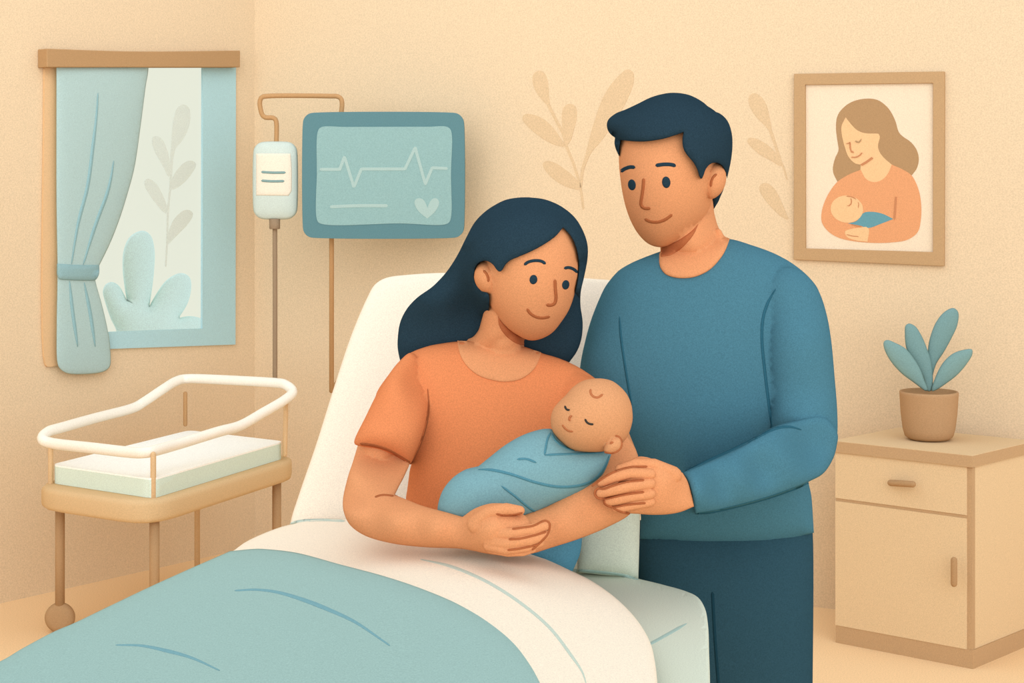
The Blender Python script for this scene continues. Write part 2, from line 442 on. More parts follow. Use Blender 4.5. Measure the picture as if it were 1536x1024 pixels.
def cr3(pts, n=8, closed=False):
    P = [np.array(p, float) for p in pts]; N = len(P); out = []
    for i in (range(N) if closed else range(N - 1)):
        p1, p2 = P[i], P[(i + 1) % N]; p0 = P[i - 1] if closed or i else 2 * p1 - p2
        p3 = P[(i + 2) % N] if closed or i < N - 2 else 2 * p2 - p1
        for t in np.linspace(0, 1, n, endpoint=False):
            out.append(.5 * (2 * p1 + (p2 - p0) * t + (2 * p0 - 5 * p1 + 4 * p2 - p3) * t * t + (3 * p1 - p0 - 3 * p2 + p3) * t ** 3))
    if not closed: out.append(P[-1])
    return out

# =================================================================== THE ROOM
uL, nL, PL = (.627, .779), (.779, -.627), (-2.09, 6.80)
aR = math.radians(25); uR = (math.cos(aR), -math.sin(aR)); nR = (-math.sin(aR), -math.cos(aR)); PR = (1.225, 6.745)
# corner
A = np.array([[uL[0], -uR[0]], [uL[1], -uR[1]]]); st = np.linalg.solve(A, np.array([PR[0] - PL[0], PR[1] - PL[1]]))
CO = (PL[0] + uL[0] * st[0], PL[1] + uL[1] * st[0])
WH = 3.0
win_in = [(88, 99), (304.5, 99), (303.7, 492.5), (88, 500.5)]
hole = [(86.5, 97), (333, 97), (333, 508), (86.5, 516)]
def wall_pt(px, py, P0, n): 
    return P3(px, py, float(dplane(P0, n)(px, py)))
iv = [wall_pt(x, y, PL, nL) for x, y in hole]
farL = Vector((CO[0] - uL[0] * 6.5, CO[1] - uL[1] * 6.5, 0)); c0 = Vector((CO[0], CO[1], 0)); zz = Vector((0, 0, WH))
ov = [farL + zz, c0 + zz, c0, farL]
q = ov + iv; nn = Vector((nL[0], nL[1], 0)); V = q + [v - nn * .12 for v in q]; Fs = []
for i in range(4):
    j = (i + 1) % 4
    Fs += [(i, j, 4 + j, 4 + i), (8 + i, 8 + j, 12 + j, 12 + i), (i, j, 8 + j, 8 + i), (4 + i, 4 + j, 12 + j, 12 + i)]
tag(obj('wall_left', (V, Fs), MT['wall'], smooth=False), 'plain pale peach wall on the left holding the curtained window', kind='structure')
e = Vector((CO[0] + uR[0] * 6, CO[1] + uR[1] * 6, 0)); bk = Vector((-nR[0] * .12, -nR[1] * .12, 0))
tag(obj('wall_right', prism([(c0.x, c0.y), (e.x, e.y), (e.x + bk.x, e.y + bk.y), (c0.x + bk.x, c0.y + bk.y)], 0, WH), MT['wall'], smooth=False),
    'plain pale peach wall behind the couple with leaf prints', kind='structure')
tag(obj('floor', prism([(farL.x, farL.y), (CO[0], CO[1]), (e.x, e.y), (e.x, -2.5), (farL.x, -2.5)], -.05, 0), MT['floor'], smooth=False),
    'warm tan floor', kind='structure')

# window on the left wall
w1 = empty('window_1', wall_pt(200, 510, PL, nL), 'window with pale blue-grey frame beside a gathered curtain', 'window', kind='structure')
obj('window_frame', ring_slab([(84.5, 99), (354, 99), (353.3, 516.5), (84.5, 526)], win_in, PL, nL, .0, .012), MT['wframe'], w1, smooth=False, bevel=.001)
obj('side_casing', slab([(67, 99, 1), (86, 99, 1), (86.5, 548, 1), (72, 550), (68.7, 547)], PL, nL, 0.001, .012), MT['casing'], w1, smooth=False, label='tan wooden side casing')
pane = obj('pane', slab([(88, 98, 1), (309, 98, 1), (309, 497, 1), (88, 505, 1)], PL, nL, -.004, .003, s=60), MT['glass'], w1, smooth=False)
K = lambda p: T(200, 130, 3.657, p)
lf = [[(205, 420), (208, 300), (222, 170), (240, 118), (275, 97), (305, 115), (313, 165), (300, 235), (265, 300), (232, 340), (218, 400)],
      [(195, 495), (160, 430), (125, 370), (103, 310), (105, 278), (125, 270), (155, 285), (180, 330), (200, 400), (208, 450)],
      [(210, 565), (215, 500), (240, 455), (290, 410), (325, 407), (345, 425), (325, 470), (285, 520), (240, 555)],
      [(178, 695), (140, 660), (95, 600), (62, 540), (62, 512), (85, 505), (125, 530), (155, 580), (180, 640), (187, 670)],
      [(188, 865), (195, 790), (220, 730), (265, 685), (305, 675), (328, 695), (310, 740), (265, 790), (215, 840)]]
fr = obj('leaf_print', merge(*[slab(K(l), PL, nL, -.001, .0006) for l in lf], slab(K(stroke_poly([(212, 400), (205, 520), (190, 690), (185, 850), (178, 985)], 13, 10, s=20)), PL, nL, -.001, .0008)),
         MT['frost'], w1, smooth=False, label='faint beige leafy branch printed on the pane')

# garden shrub outside
K = lambda p: T(40, 290, 3.413, p)
Dout = dplane(PL, nL, -1.1)
sh = K([(460, 710), (430, 640), (400, 550), (390, 500), (405, 465), (435, 453), (470, 470), (500, 520), (513, 548, 1), (500, 470), (491, 380), (497, 290), (530, 220), (594, 190), (635, 215), (655, 290), (652, 400), (640, 500), (627, 580, 1),
        (660, 520), (710, 450), (760, 415), (800, 408), (835, 430), (843, 480), (825, 560), (778, 638, 1), (825, 628), (870, 632), (902, 645)]) + [(330, 500), (345, 600), (330, 735), (180, 740), (160, 600), (168, 520)]
g = inflate(sh, Dout, .22, step=9, s=4)
tag(obj('garden_shrub', g, MT['shrub'], origin=P3(240, 740, float(Dout(240, 0)))), 'pale misty rounded-leaf shrub growing outside the window', 'shrub')
gz = 0.0
o_ = Vector((nL[0], nL[1], 0)); g0 = c0 - o_ * .13; g1 = farL - o_ * .13
tag(obj('garden_ground', prism([(g0.x, g0.y), (g1.x, g1.y), (g1.x - o_.x * 6, g1.y - o_.y * 6), (g0.x - o_.x * 6, g0.y - o_.y * 6)], -.06, -.005), MT['ground'], smooth=False),
    'pale garden ground outside the window', kind='structure')

# curtain rail, curtain, tie
tag(obj('curtain_rail', slab([(70.5, 72.9, 1), (200, 77), (360.6, 75.8, 1), (360.4, 100.8, 1), (70.5, 100.9, 1)], PL, nL, 0, .065), MT['rail'], origin=wall_pt(210, 100, PL, nL), smooth=False, bevel=.004),
    'long brown wooden curtain box above the window', 'curtain rail')
Dc = dplane(PL, nL, .036)
cu = [(84.5, 97, 1), (223, 97, 1), (222, 110), (219, 127), (212, 181), (201.7, 251.5), (191.5, 290), (180.6, 325), (166, 363), (149, 398), (143, 410), (143, 420), (153, 457), (161.6, 495), (165.4, 524), (165, 549), (157, 556.6),
      (128, 561), (98.6, 559), (88, 550), (85.5, 540), (85, 480), (86, 410), (84.5, 300)]
gc = inflate(cu, Dc, .024, .02, step=7, s=4, pw=.4)
ct = empty('curtain', wall_pt(125, 560, PL, nL) + Vector((nL[0] * .05, nL[1] * .05, 0)), 'pale sage curtain gathered to the left of the window by a band', 'curtain')
obj('curtain_cloth', gc, MT['curtain'], ct)
tc = bvh(gc); k1 = lambda p: T(40, 50, 4.267, p); k2 = lambda p: T(40, 290, 3.413, p)
for ln in (k1([(457, 380), (450, 500), (425, 720), (390, 980)]) + k2([(265, 150), (230, 362)]), k1([(558, 815), (545, 900), (520, 1010)]) + k2([(350, 170), (290, 365)]),
           k2([(220, 447), (235, 600), (262, 785)]), k2([(295, 455), (325, 610), (352, 785)])):
    obj('fold_line', stroke(ln, 5.0, tc, up=.004, taper=.3, s=6), MT['cstroke'], ct)
obj('tie_band', drape(k2([(155, 360, 1), (260, 366), (372, 367, 1), (370, 415), (352, 443), (320, 446), (230, 444), (165, 437), (156, 420)]), tc, .012, .02, edge=5), MT['tie'], ct)

# =================================================================== WALL PRINTS
dec = empty('wall_decal', P3(880, 320, float(dplane(PR, nR)(880, 0))), 'beige leafy sprig print on the wall between the monitor and the standing man', 'wall decal')
K = lambda p: T(780, 90, 4.45, p)
for l in ([(185, 300), (120, 230), (85, 150), (90, 95), (125, 70), (165, 90), (185, 150), (192, 240), (197, 300)],
          [(300, 575), (220, 560), (120, 500), (40, 430), (15, 390), (30, 362), (80, 362), (150, 390), (210, 440), (275, 530)],
          [(300, 575), (286, 480), (280, 400), (285, 330), (310, 298), (340, 292), (372, 315), (378, 380), (360, 460), (335, 540)],
          [(402, 862), (300, 840), (210, 780), (160, 720), (153, 690), (175, 673), (230, 685), (300, 730), (360, 780), (395, 830)],
          [(440, 650), (460, 540), (500, 400), (550, 260), (610, 160), (680, 85), (720, 62), (755, 85), (757, 150), (730, 230), (680, 330), (620, 430), (540, 540), (480, 610), (452, 655)]):
    obj('leaf', slab(K(l), PR, nR, 0, .0015), MT['decal'], dec, smooth=False)
obj('stem', slab(K(stroke_poly([(188, 295), (240, 400), (290, 500), (310, 575), (360, 700), (395, 820), (408, 880), (422, 992)], 18, 14, s=20)), PR, nR, 0, .0018), MT['decal'], dec, smooth=False)
obj('stem', slab(K(stroke_poly([(405, 850), (418, 730), (448, 640)], 14, 24, s=20)), PR, nR, 0, .0018), MT['decal'], dec, smooth=False)
dec = empty('wall_decal', P3(1170, 330, float(dplane(PR, nR)(1170, 0))), 'narrow beige sprig print on the wall beside the framed picture', 'wall decal')
K = lambda p: T(1110, 130, 4.876, p)
for l in ([(190, 290), (120, 220), (75, 150), (62, 90), (80, 55), (110, 47), (160, 80), (195, 140), (215, 230), (227, 305), (208, 312)],
          [(300, 580), (230, 540), (140, 490), (75, 430), (53, 395), (65, 375), (110, 377), (170, 405), (240, 460), (285, 520)],
          [(355, 970), (300, 945), (220, 870), (160, 790), (141, 740), (155, 712), (185, 703), (225, 720), (270, 775), (310, 860), (340, 930)]):
    obj('leaf', slab(K(l), PR, nR, 0, .0015), MT['decal'], dec, smooth=False)
obj('stem', slab(K(stroke_poly([(212, 290), (250, 400), (290, 520), (325, 610), (345, 683)], 22, 8, s=20)), PR, nR, 0, .0018), MT['decal'], dec, smooth=False)

# =================================================================== FRAMED PICTURE
pf = empty('framed_picture', P3(1303, 395, float(dplane(PR, nR)(1303, 0))), 'tan framed picture of a brown-haired mother cradling a baby', 'picture')
out4 = [(1191, 110.6), (1416.5, 107), (1416, 399), (1190.5, 389.2)]; in4 = [(1207.5, 127), (1399.4, 124.6), (1399.4, 378), (1208, 372.5)]
obj('frame', ring_slab(out4, in4, PR, nR, 0, .02), MT['picframe'], pf, smooth=False, bevel=.002)
obj('paper', slab([p + (1,) for p in [(1204, 124), (1403, 121), (1403, 381), (1204, 376)]], PR, nR, 0.001, .005, s=60), MT['paper'], pf, smooth=False)
K = lambda p: T(1200, 140, 4.45, p)
def art(name, pts, m, lv, parent=pf, label=None): return obj(name, slab(K(pts), PR, nR, .006, .0006 * lv), MT[m], parent, smooth=False, label=label)
art('printed_hair', [(250, 590, 1), (222, 530), (220, 490), (235, 430), (257, 380), (250, 320), (240, 230), (250, 150), (290, 95), (350, 55), (440, 35), (520, 45), (590, 100), (635, 180), (660, 260), (690, 290), (740, 325), (780, 380), (793, 440), (780, 500), (745, 548, 1), (500, 590)], 'arthair', 1)
art('printed_face', [(305, 160, 1), (340, 205), (380, 245), (430, 265), (500, 268), (525, 270), (533, 290), (520, 350), (530, 390), (560, 430), (612, 475, 1), (590, 540), (550, 590), (490, 605), (430, 590), (405, 530), (405, 475, 1), (370, 468), (325, 425), (300, 360), (280, 280), (277, 220)], 'artskin', 2)
art('printed_shirt', [(405, 510, 1), (330, 540), (250, 590), (190, 670), (155, 750), (142, 820), (150, 870), (200, 930), (280, 970), (450, 995), (600, 995), (720, 975), (785, 925), (805, 850), (808, 740), (790, 640), (745, 548), (690, 510), (612, 475, 1), (590, 530), (550, 575), (490, 592), (440, 570)], 'artshirt', 3)
art('printed_blanket', [(320, 868, 1), (380, 850), (425, 797), (480, 790), (550, 803), (622, 838, 1), (540, 870), (455, 898), (400, 882)], 'artblue', 4)
art('printed_baby_head', ellipse(313, 772, 109, 91, .1), 'artskin', 5)
art('printed_hand', [(300, 920), (340, 905), (400, 895), (440, 890, 1), (460, 905), (450, 990, 1), (370, 980), (310, 955)], 'artskin', 5)
for i, (l, w, mm) in enumerate([([(368, 315), (383, 326), (400, 322), (407, 305)], 8, 'arthair'), ([(308, 332), (322, 334), (335, 326)], 6, 'artline'), ([(335, 325), (335, 360), (345, 392), (360, 392)], 8, 'artline'), ([(340, 425), (375, 425), (400, 412), (415, 393)], 7, 'artline'),
        ([(410, 477), (445, 457), (482, 430)], 14, 'artline'), ([(640, 690), (635, 760), (630, 840)], 12, 'artline'), ([(308, 685), (345, 690), (375, 705)], 7, 'artline'), ([(340, 698), (343, 730), (330, 750), (314, 748)], 7, 'artline'), ([(388, 722), (392, 745), (387, 768)], 5, 'artline'),
        ([(308, 940), (350, 952), (395, 955)], 5, 'artline'), ([(340, 872), (380, 884), (410, 888)], 6, 'artline')]):
    art('printed_line', stroke_poly(l, w, s=8), mm, 6.5)

# =================================================================== MONITOR STAND, BAG
K = lambda p: T(360, 120, 3.939, p)
MD = 7.18
ms = empty('monitor_stand', P3(497, 593, MD + .05), 'thin brown pole with a hooked arm carrying the monitor and drip bag', 'stand')
arm = K([(594, 260), (598, 193), (603, 150), (598, 112), (575, 96), (545, 95), (160, 95), (128, 102), (117, 130), (121, 170), (133, 208), (150, 221), (190, 222), (208, 230), (215, 252), (215, 372)])
arm = resample(cr(arm, 6), 4)
obj('hook_arm', tube([P3(x, y, MD + .04) for x, y in arm], .0103), MT['brown'], ms)
wd = float(dplane(PR, nR)(497, 0)) - .005
obj('pole', tube([P3(505, 200, MD + .05), P3(497.3, 240, MD + .05), P3(497.3, 587, MD + .05), P3(497.3, 587, MD + .05) + Vector((-.004, .03, 0)), P3(497.3, 587, MD + .05) + Vector((-.012, wd - MD - .05, 0.0))], .0105), MT['brown'], ms)
mo = empty('patient_monitor', P3(575, 356, MD), 'rounded grey-teal patient monitor with a heartbeat trace and heart on screen', 'monitor')
g = slab(rrect(454.2, 169, 695.9, 356.6, 16), (0, MD), (0, -1), -.03, .06, s=3)
obj('housing', g, MT['monitor'], mo, bevel=.004, smooth=False)
def mslab(pts, off, th, s=3): return slab(pts, (0, MD), (0, -1), off, th, s=s)
sc_ = obj('screen', mslab([(482, 190.6), (520, 190.3), (640, 190), (671, 190.3), (676.6, 196), (676.5, 260), (675.5, 330), (670, 335.8), (600, 335), (480, 335), (475.3, 329), (475.3, 260), (477, 196)], .03, .002), MT['screen'], mo, smooth=False)
obj('heartbeat_trace', mslab(K(stroke_poly([(478, 527), (590, 527), (617, 452), (673, 632), (717, 525), (975, 525), (1035, 398), (1095, 614), (1135, 518), (1220, 522)], 18, smooth=False, s=7)), .032, .0012, s=3), MT['trace'], mo, smooth=False)
obj('status_line', mslab(K(stroke_poly([(540, 748), (700, 742), (865, 742)], 19, s=20)), .032, .0012), MT['trace'], mo, smooth=False)
obj('heart_symbol', mslab(K([(1107, 818, 1), (1060, 780), (1034, 740), (1032, 712), (1050, 698), (1080, 704), (1098, 730), (1108, 756, 1), (1118, 728), (1135, 703), (1158, 697), (1176, 716), (1172, 745), (1150, 780)]), .032, .0012), MT['trace'], mo, smooth=False)
ib = empty('iv_bag', P3(412, 330, MD + .04), 'pale grey-green drip bag with a cream label hanging from the hooked arm', 'drip bag')
gb = inflate(rrect(379.8, 212.4, 446.3, 328.7, 17), dconst(MD + .03), .04, step=5, s=2.5, pw=.35)
obj('bag', gb, MT['bag'], ib); tb = bvh(gb)
lb = drape([(384.2, 230.3, 1), (436, 230.3, 1), (437.5, 250), (437.7, 286, 1), (433, 293.4, 1), (384.2, 293, 1)], tb, .003, .002, edge=2); obj('bag_label', lb, MT['label'], ib)
tl = bvh(gb, lb)
for a in ([(125, 543), (200, 547), (270, 546)], [(125, 594), (190, 598), (262, 597)]): obj('printed_line', stroke(K(a), 3.9, tl, up=.002, s=2), MT['greyteal'], ib)
pp = P3(412, 343.4, MD + .03)
obj('port', lathe([(.021, pp.z), (.0235, pp.z + .003), (.0235, pp.z + .045)], (pp.x, pp.y, 0), 24), MT['port'], ib)
obj('drip_tube', tube([P3(412.3, 336, MD + .035), P3(412.6, 450, MD + .035), P3(412.5, 568, MD + .035)], .0103), MT['port'], ib)

# =================================================================== BASSINET
bl, bf, br = (-1.725, 6.36), (-1.30, 6.06), (-.974, 6.90); bb = (bl[0] + br[0] - bf[0], bl[1] + br[1] - bf[1])
bas = empty('bassinet', ((bl[0] + br[0]) / 2, (bl[1] + br[1]) / 2, 0), 'clear-sided hospital bassinet on tan legs with a cream rim', 'bassinet')
def quad(ex, r=.0, k=5):
    c = Vector(((bl[0] + br[0]) / 2, (bl[1] + br[1]) / 2)); Q = [Vector(p) for p in (bl, bf, br, bb)]; out = []
    cs = []
    for p in Q: v = p - c; cs.append(c + v * (1 + ex / v.length))
    if r == 0: return [tuple(p) for p in cs]
    for i in range(4):
        p, a, b = cs[i], cs[i - 1], cs[(i + 1) % 4]; s0 = p + (a - p).normalized() * r; s1 = p + (b - p).normalized() * r
        for t in np.linspace(0, 1, k): out.append(tuple(s0 * (1 - t) ** 2 + p * 2 * t * (1 - t) + s1 * t * t))
    return out
obj('tray', prism(quad(.13, .17), .487, .572), MT['tray'], bas, bevel=.02)
for i, p in enumerate((bl, bf, br, (-1.36, 7.2))):
    m = 'bleg2' if i == 3 else 'bleg'; rr = .012 if i == 3 else .0185
    lg = obj('leg', tube([(p[0], p[1], .09 if i < 3 else 0.0), (p[0], p[1], .50)], rr, ball=False), MT[m], bas, label='thin lighter rear leg' if i == 3 else None)
    W = .057; pr = [(.001, -.022), (.03, -.024), (.048, -.018), (W, -.006), (W, .006), (.048, .018), (.03, .024), (.001, .022)]
    if i < 3: obj('wheel', lathe(pr, (p[0], p[1] + .0, W), axis='y'), MT[m], bas)
mat_top, mat_bot = .638, .573
qm = quad(.034, .04)
def shear(geo): return geo
obj('mattress', prism(qm, mat_bot, mat_top), MT['bsage'], bas, smooth=False, label='mattress side in a painted sage shade tone')  # sage colour stands for shade on the mattress sides
obj('sheet', prism(quad(.034, .04), mat_top, mat_top + .006), MT['bcream'], bas, smooth=False, label='mattress top in a painted cream lit tone')  # thin layer painting the lit top of the same mattress
K = lambda p: T(40, 540, 2.438, p)
rimk = [(58, 288, 6.36), (78, 262, 6.42), (130, 246, 6.5), (250, 212, 6.72), (380, 178, 6.93), (430, 152, 7.0), (500, 105, 7.1), (545, 78, 7.18), (590, 68, 7.22), (700, 71, 7.15), (900, 82, 6.99), (950, 92, 6.94), (972, 118, 6.9),
        (940, 148, 6.83), (860, 195, 6.7), (780, 240, 6.56), (700, 262, 6.44), (560, 305, 6.25), (470, 330, 6.09), (425, 338, 6.06), (370, 336, 6.1), (240, 321, 6.2), (100, 305, 6.33)]
rimw = [P3(40 + a / 2.438, 540 + b / 2.438, d) for a, b, d in rimk]
rimc = [Vector(p) for p in cr3(rimw, 6, True)]
obj('rim', tube(rimc, .0205, closed=True), MT['rim'], bas)
# clear tub: loft from the rim down to the tray
cb = Vector(((bl[0] + br[0]) / 2, (bl[1] + br[1]) / 2, 0))
V = []; N = len(rimc); tq = [Vector(p) for p in quad(.06, .08, 8)]
for p in rimc: V.append(p)
for p in rimc:
    d = Vector((p.x, p.y)) - Vector((cb.x, cb.y)); best = max(tq, key=lambda v: (v - cb.xy).normalized().dot(d.normalized()))
    V.append(Vector((best.x, best.y, .575)))
obj('clear_tub', (V, [(i, (i + 1) % N, N + (i + 1) % N, N + i) for i in range(N)]), MT['tub'], bas, label='clear tinted plastic side')
for (a, b, c, d_, dd, m, w) in ((88, 305, 88, 450, 6.34, 'post', .0098), (463, 345, 463, 512, 6.05, 'post', .0105), (948, 145, 944, 345, 6.88, 'post', .0098), (580, 122, 580, 235, 7.2, 'brown', .009)):
    obj('post', tube([P3(40 + a / 2.438, 540 + b / 2.438, dd), P3(40 + c / 2.438, 540 + d_ / 2.438, dd)], w), MT[m], bas)

# =================================================================== CABINET + POT
cA, cC, cs = Vector((1.209, 6.22)), Vector((1.623, 5.88)), Vector((.693, .721)); cd = .46
cf = (cC - cA).normalized(); cw = (cC - cA).length
def cp(a, b): return tuple(cA + cf * a + cs * b)
def cbox(a0, a1, b0, b1, z0, z1): return prism([cp(a0, b0), cp(a1, b0), cp(a1, b1), cp(a0, b1)], z0, z1)
cab = empty('bedside_cabinet', (*cp(cw / 2, cd / 2), 0), 'light wood bedside cabinet with a drawer above a door', 'cabinet')
obj('body', cbox(0.006, cw - .012, .006, cd, .04, .72), MT['cab'], cab, smooth=False)
obj('plinth', cbox(0, cw + .004, -.002, cd, 0, .066), MT['cabtrim'], cab, smooth=False, label='darker brown plinth')
obj('edge_post', cbox(cw - .018, cw + .001, .0, .02, .06, .72), MT['cabtrim'], cab, smooth=False)
obj('side_panel', cbox(cw - .013, cw - .001, .02, cd, .064, .715), MT['cab'], cab, smooth=False)
tt = obj('top', cbox(-.008, cw + .008, -.012, cd + .004, .712, .752), MT['cabtrim'], cab, smooth=False)
obj('top_surface', cbox(-.007, cw + .007, -.011, cd + .003, .752, .754), MT['cab'], cab, smooth=False, label='lighter tan top surface')
zl = .534
obj('divider', cbox(0.0, cw - .017, -.001, .008, zl - .006, zl + .006), MT['cabtrim'], cab, smooth=False)
dr = obj('drawer', cbox(.0, cw - .018, -.004, .008, zl + .006, .712), MT['cab'], cab, smooth=False)
do = obj('door', cbox(.0, cw - .018, -.004, .008, .066, zl - .006), MT['cab'], cab, smooth=False)
def fpt(px, py, off=-.012):
    P0 = cA + cs * off; n = (cs.x, cs.y); k = n[0] * P0.x + n[1] * P0.y; d = k / (n[0] * (px - CX) / F + n[1]); return P3(px, py, d)
obj('handle', tube([fpt(1336, 724), fpt(1369, 726)], .0115), MT['cabhandle'], dr)
obj('handle', tube([fpt(1431, 840), fpt(1431, 875)], .0115), MT['cabhandle'], do)
PD = 6.24
pot = empty('potted_plant', P3(1393.3, 655, PD), 'brown clay pot with four rounded blue-green leaves on the cabinet', 'plant')
pc = P3(1393.3, 0, PD); z = lambda y: H - (y - HY) / F * PD; px_ = PD / F
pot.location.z = WL[pot.name].z = .7542
zb = .7545
prof = [(.001, zb), (22 * px_, zb), (30 * px_, zb + .003), (35.5 * px_, zb + .014), (38.5 * px_, zb + .04), (41.5 * px_, zb + .10), (43.2 * px_, z(592)), (43.6 * px_, z(588)), (42.5 * px_, z(586.5)), (40 * px_, z(586.5)), (38 * px_, z(592)), (.001, z(592))]
obj('pot', lathe(prof, (pc.x, pc.y, 0), 40), MT['pot'], pot)
K = lambda p: T(1230, 440, 4.268, p)
for l, d, m in (([(680, 625), (600, 570), (520, 510), (450, 430), (410, 350), (408, 310), (430, 297), (480, 315), (545, 350), (590, 400), (640, 480), (670, 560), (690, 620)], PD - .02, 'leaf'),
             ([(690, 625), (660, 540), (600, 440), (555, 360), (543, 270), (548, 205), (570, 192), (610, 210), (650, 270), (688, 360), (715, 450), (715, 620)], PD + .01, 'leafdark'),
             ([(700, 625), (692, 500), (690, 370), (705, 280), (745, 180), (800, 115), (855, 93), (885, 120), (880, 200), (845, 280), (790, 380), (745, 450), (722, 530), (714, 620)], PD + .03, 'leafdark'),
             ([(715, 625), (745, 520), (790, 440), (850, 385), (920, 360), (973, 358), (975, 390), (940, 450), (880, 520), (810, 575), (740, 620)], PD, 'leaf')):
    obj('leaf', inflate(K(l), dconst(d), .018, step=5, s=2.5), MT[m], pot)

# =================================================================== BED
def dz(Zf): return lambda x, y: (H - Zf(x, y)) * F / (np.asarray(y, float) - HY)
def plateau(pts, Zf, drop, rnd=0, R=10, step=9, s=5, rings=(2, 5)):
    poly = loop(pts, s); V, Tq, be, isb = mesh2d(poly, step, rings)
    t = np.clip(dist(V, poly) / R, 0, 1); zf = Zf(V[:, 0], V[:, 1]) - rnd * (1 - np.sqrt(np.maximum(0, t * (2 - t))))
    d = (H - zf) * F / (V[:, 1] - HY); n = len(V)
    VF = np.stack([(V[:, 0] - CX) / F * d, d, zf], 1); VB = VF.copy(); VB[:, 2] = np.maximum(VF[:, 2] - drop, .02)
    Fs = [tuple(f) for f in Tq] + [tuple(f[::-1] + n) for f in Tq] + [(a, b, b + n, a + n) for a, b in be]
    return [tuple(v) for v in np.concatenate([VF, VB])], Fs
bed = empty('hospital_bed', (-.15, 3.2, 0), 'hospital bed with raised cream backrest and pale sage mattress', 'bed')
sagep = [(600, 812, 1), (860, 813), (935, 832), (957, 867.5, 1), (990, 875.5), (1028.9, 886.5), (1046.7, 895.4), (1057.3, 912), (1062, 937), (1063.7, 980), (1065, 1024), (1066, 1180, 1), (-250, 1180, 1), (-130, 1090), (10, 1030), (365, 850, 1)]
zS = lambda x, y: np.full(np.shape(x), .90)
gs = plateau(sagep, zS, .28, rnd=.01, R=8)
obj('mattress', gs, MT['sage'], bed, smooth=False)
Db = lambda x, y: 4.10 - (np.asarray(y, float) - 410) / 375 * .30
bk = [(434, 800, 1), (437, 778), (449, 740), (475, 664), (500, 584), (528, 500), (553, 442), (562, 427), (578, 417), (618, 411.5), (669, 409), (760, 409.5), (876, 417), (935, 424), (965, 440), (965, 520), (930, 700), (890, 800, 1), (890, 850, 1), (434, 850, 1)]
gk = inflate(bk, Db, .05, .08, step=12, s=5, pw=.3, rings=(2, 6))
obj('backrest', gk, MT['cream'], bed)
gbo = inflate([(866, 740, 1), (961, 735, 1), (959.5, 800), (957.5, 868, 1), (905, 863), (866, 858, 1)], dconst(3.44), .05, step=9, s=5, pw=.3)
obj('side_cushion', gbo, MT['sage'], bed)
ts = bvh(gs, gbo)
obj('seam_line', stroke([(846, 854), (870, 855.5), (900, 858), (932, 862), (958, 869)], 4.2, ts, s=3, taper=.1), MT['sageline'], bed)
obj('seam_line', stroke([(966, 970), (985, 960), (1030.5, 934.5)], 4.6, ts, s=3, taper=.2), MT['sageline'], bed)
for x, y in ((-.50, 3.6), (.12, 3.6), (-.7, 2.55), (.05, 2.55)):
    obj('leg', tube([(x, y, .0), (x, y, .5)], .025, ball=False), MT['bleg'], bed)
obj('base_frame', prism([(-.80, 2.45), (.12, 2.45), (.18, 3.7), (-.55, 3.7)], .46, .59), MT['bleg'], bed, smooth=False)

zC = lambda x, y: .925 + .085 * np.exp(-((np.asarray(x) - 690) / 260) ** 2)
shp = [(434.5, 786.5, 1), (460, 779.5), (490, 777.5), (530, 778), (600, 780), (700, 790), (794, 829), (825, 841), (855, 855), (887, 870.7), (926.8, 899.4), (957.8, 932.6), (975.5, 963.6), (982, 990), (986, 1024), (988, 1180, 1), (300, 1180, 1), (330, 840, 1), (351.6, 824.6), (367.8, 813), (390.6, 801.8), (420, 790.5)]
gsh = plateau(shp, zC, .02, rnd=.015, R=14)
she = tag(obj('bed_sheet', gsh, MT['cream'], origin=(-.1, 2.9, .93)), 'cream sheet folded back over the blanket at the seated woman\'s lap', 'sheet')
tsh = bvh(gsh)
K = lambda p: T(400, 760, 2.259, p)
obj('fold_line', stroke(K([(520, 177), (620, 200), (740, 250), (860, 325), (960, 410), (1030, 500), (1070, 560), (1083, 600)]), 4.6, tsh, taper=.15), MT['creamline'], she)
obj('fold_line', stroke([(434.5, 785.3), (450, 781), (466.4, 779.8), (490, 779.5), (518, 781)], 3.8, tsh, taper=.05), MT['creamline'], she)
zB = lambda x, y: .945 + .085 * np.exp(-((np.asarray(x) - 600) / 330) ** 2)
blp = [(345, 826.3, 1), (384, 822.7), (400, 823.3), (444.3, 828.6), (510.7, 846.3), (577, 864), (630, 881.7), (683.3, 903.9), (727.6, 928.2), (767.4, 959.2), (789.6, 985.8), (811.7, 1023.8), (870, 1180, 1), (-330, 1180, 1), (-200, 1070), (0, 991.6), (32.6, 972.7), (81.4, 946.7), (110.7, 934.3), (162.8, 909.3), (227.9, 878.3), (293, 849), (319, 837.7)]
gbl = plateau(blp, zB, .017, rnd=.015, R=12, step=12, s=6)
bla = tag(obj('blanket', gbl, MT['blanket'], origin=(-.5, 2.8, .95)), 'pale teal blanket covering the lower bed in the foreground', 'blanket')
tbl = bvh(gbl)
obj('fold_line', stroke([(351.6, 885.5), (384, 884), (416.7, 888), (455.7, 899.5), (500, 917), (532.8, 932.6), (585, 968)], 6.5, tbl, taper=.5), MT['blanketline'], bla)
obj('fold_line', stroke(T(0, 740, 3.072, [(532, 697), (650, 700), (760, 722), (880, 755), (1013, 815)]), 5.5, tbl, taper=.5), MT['blanketline'], bla)

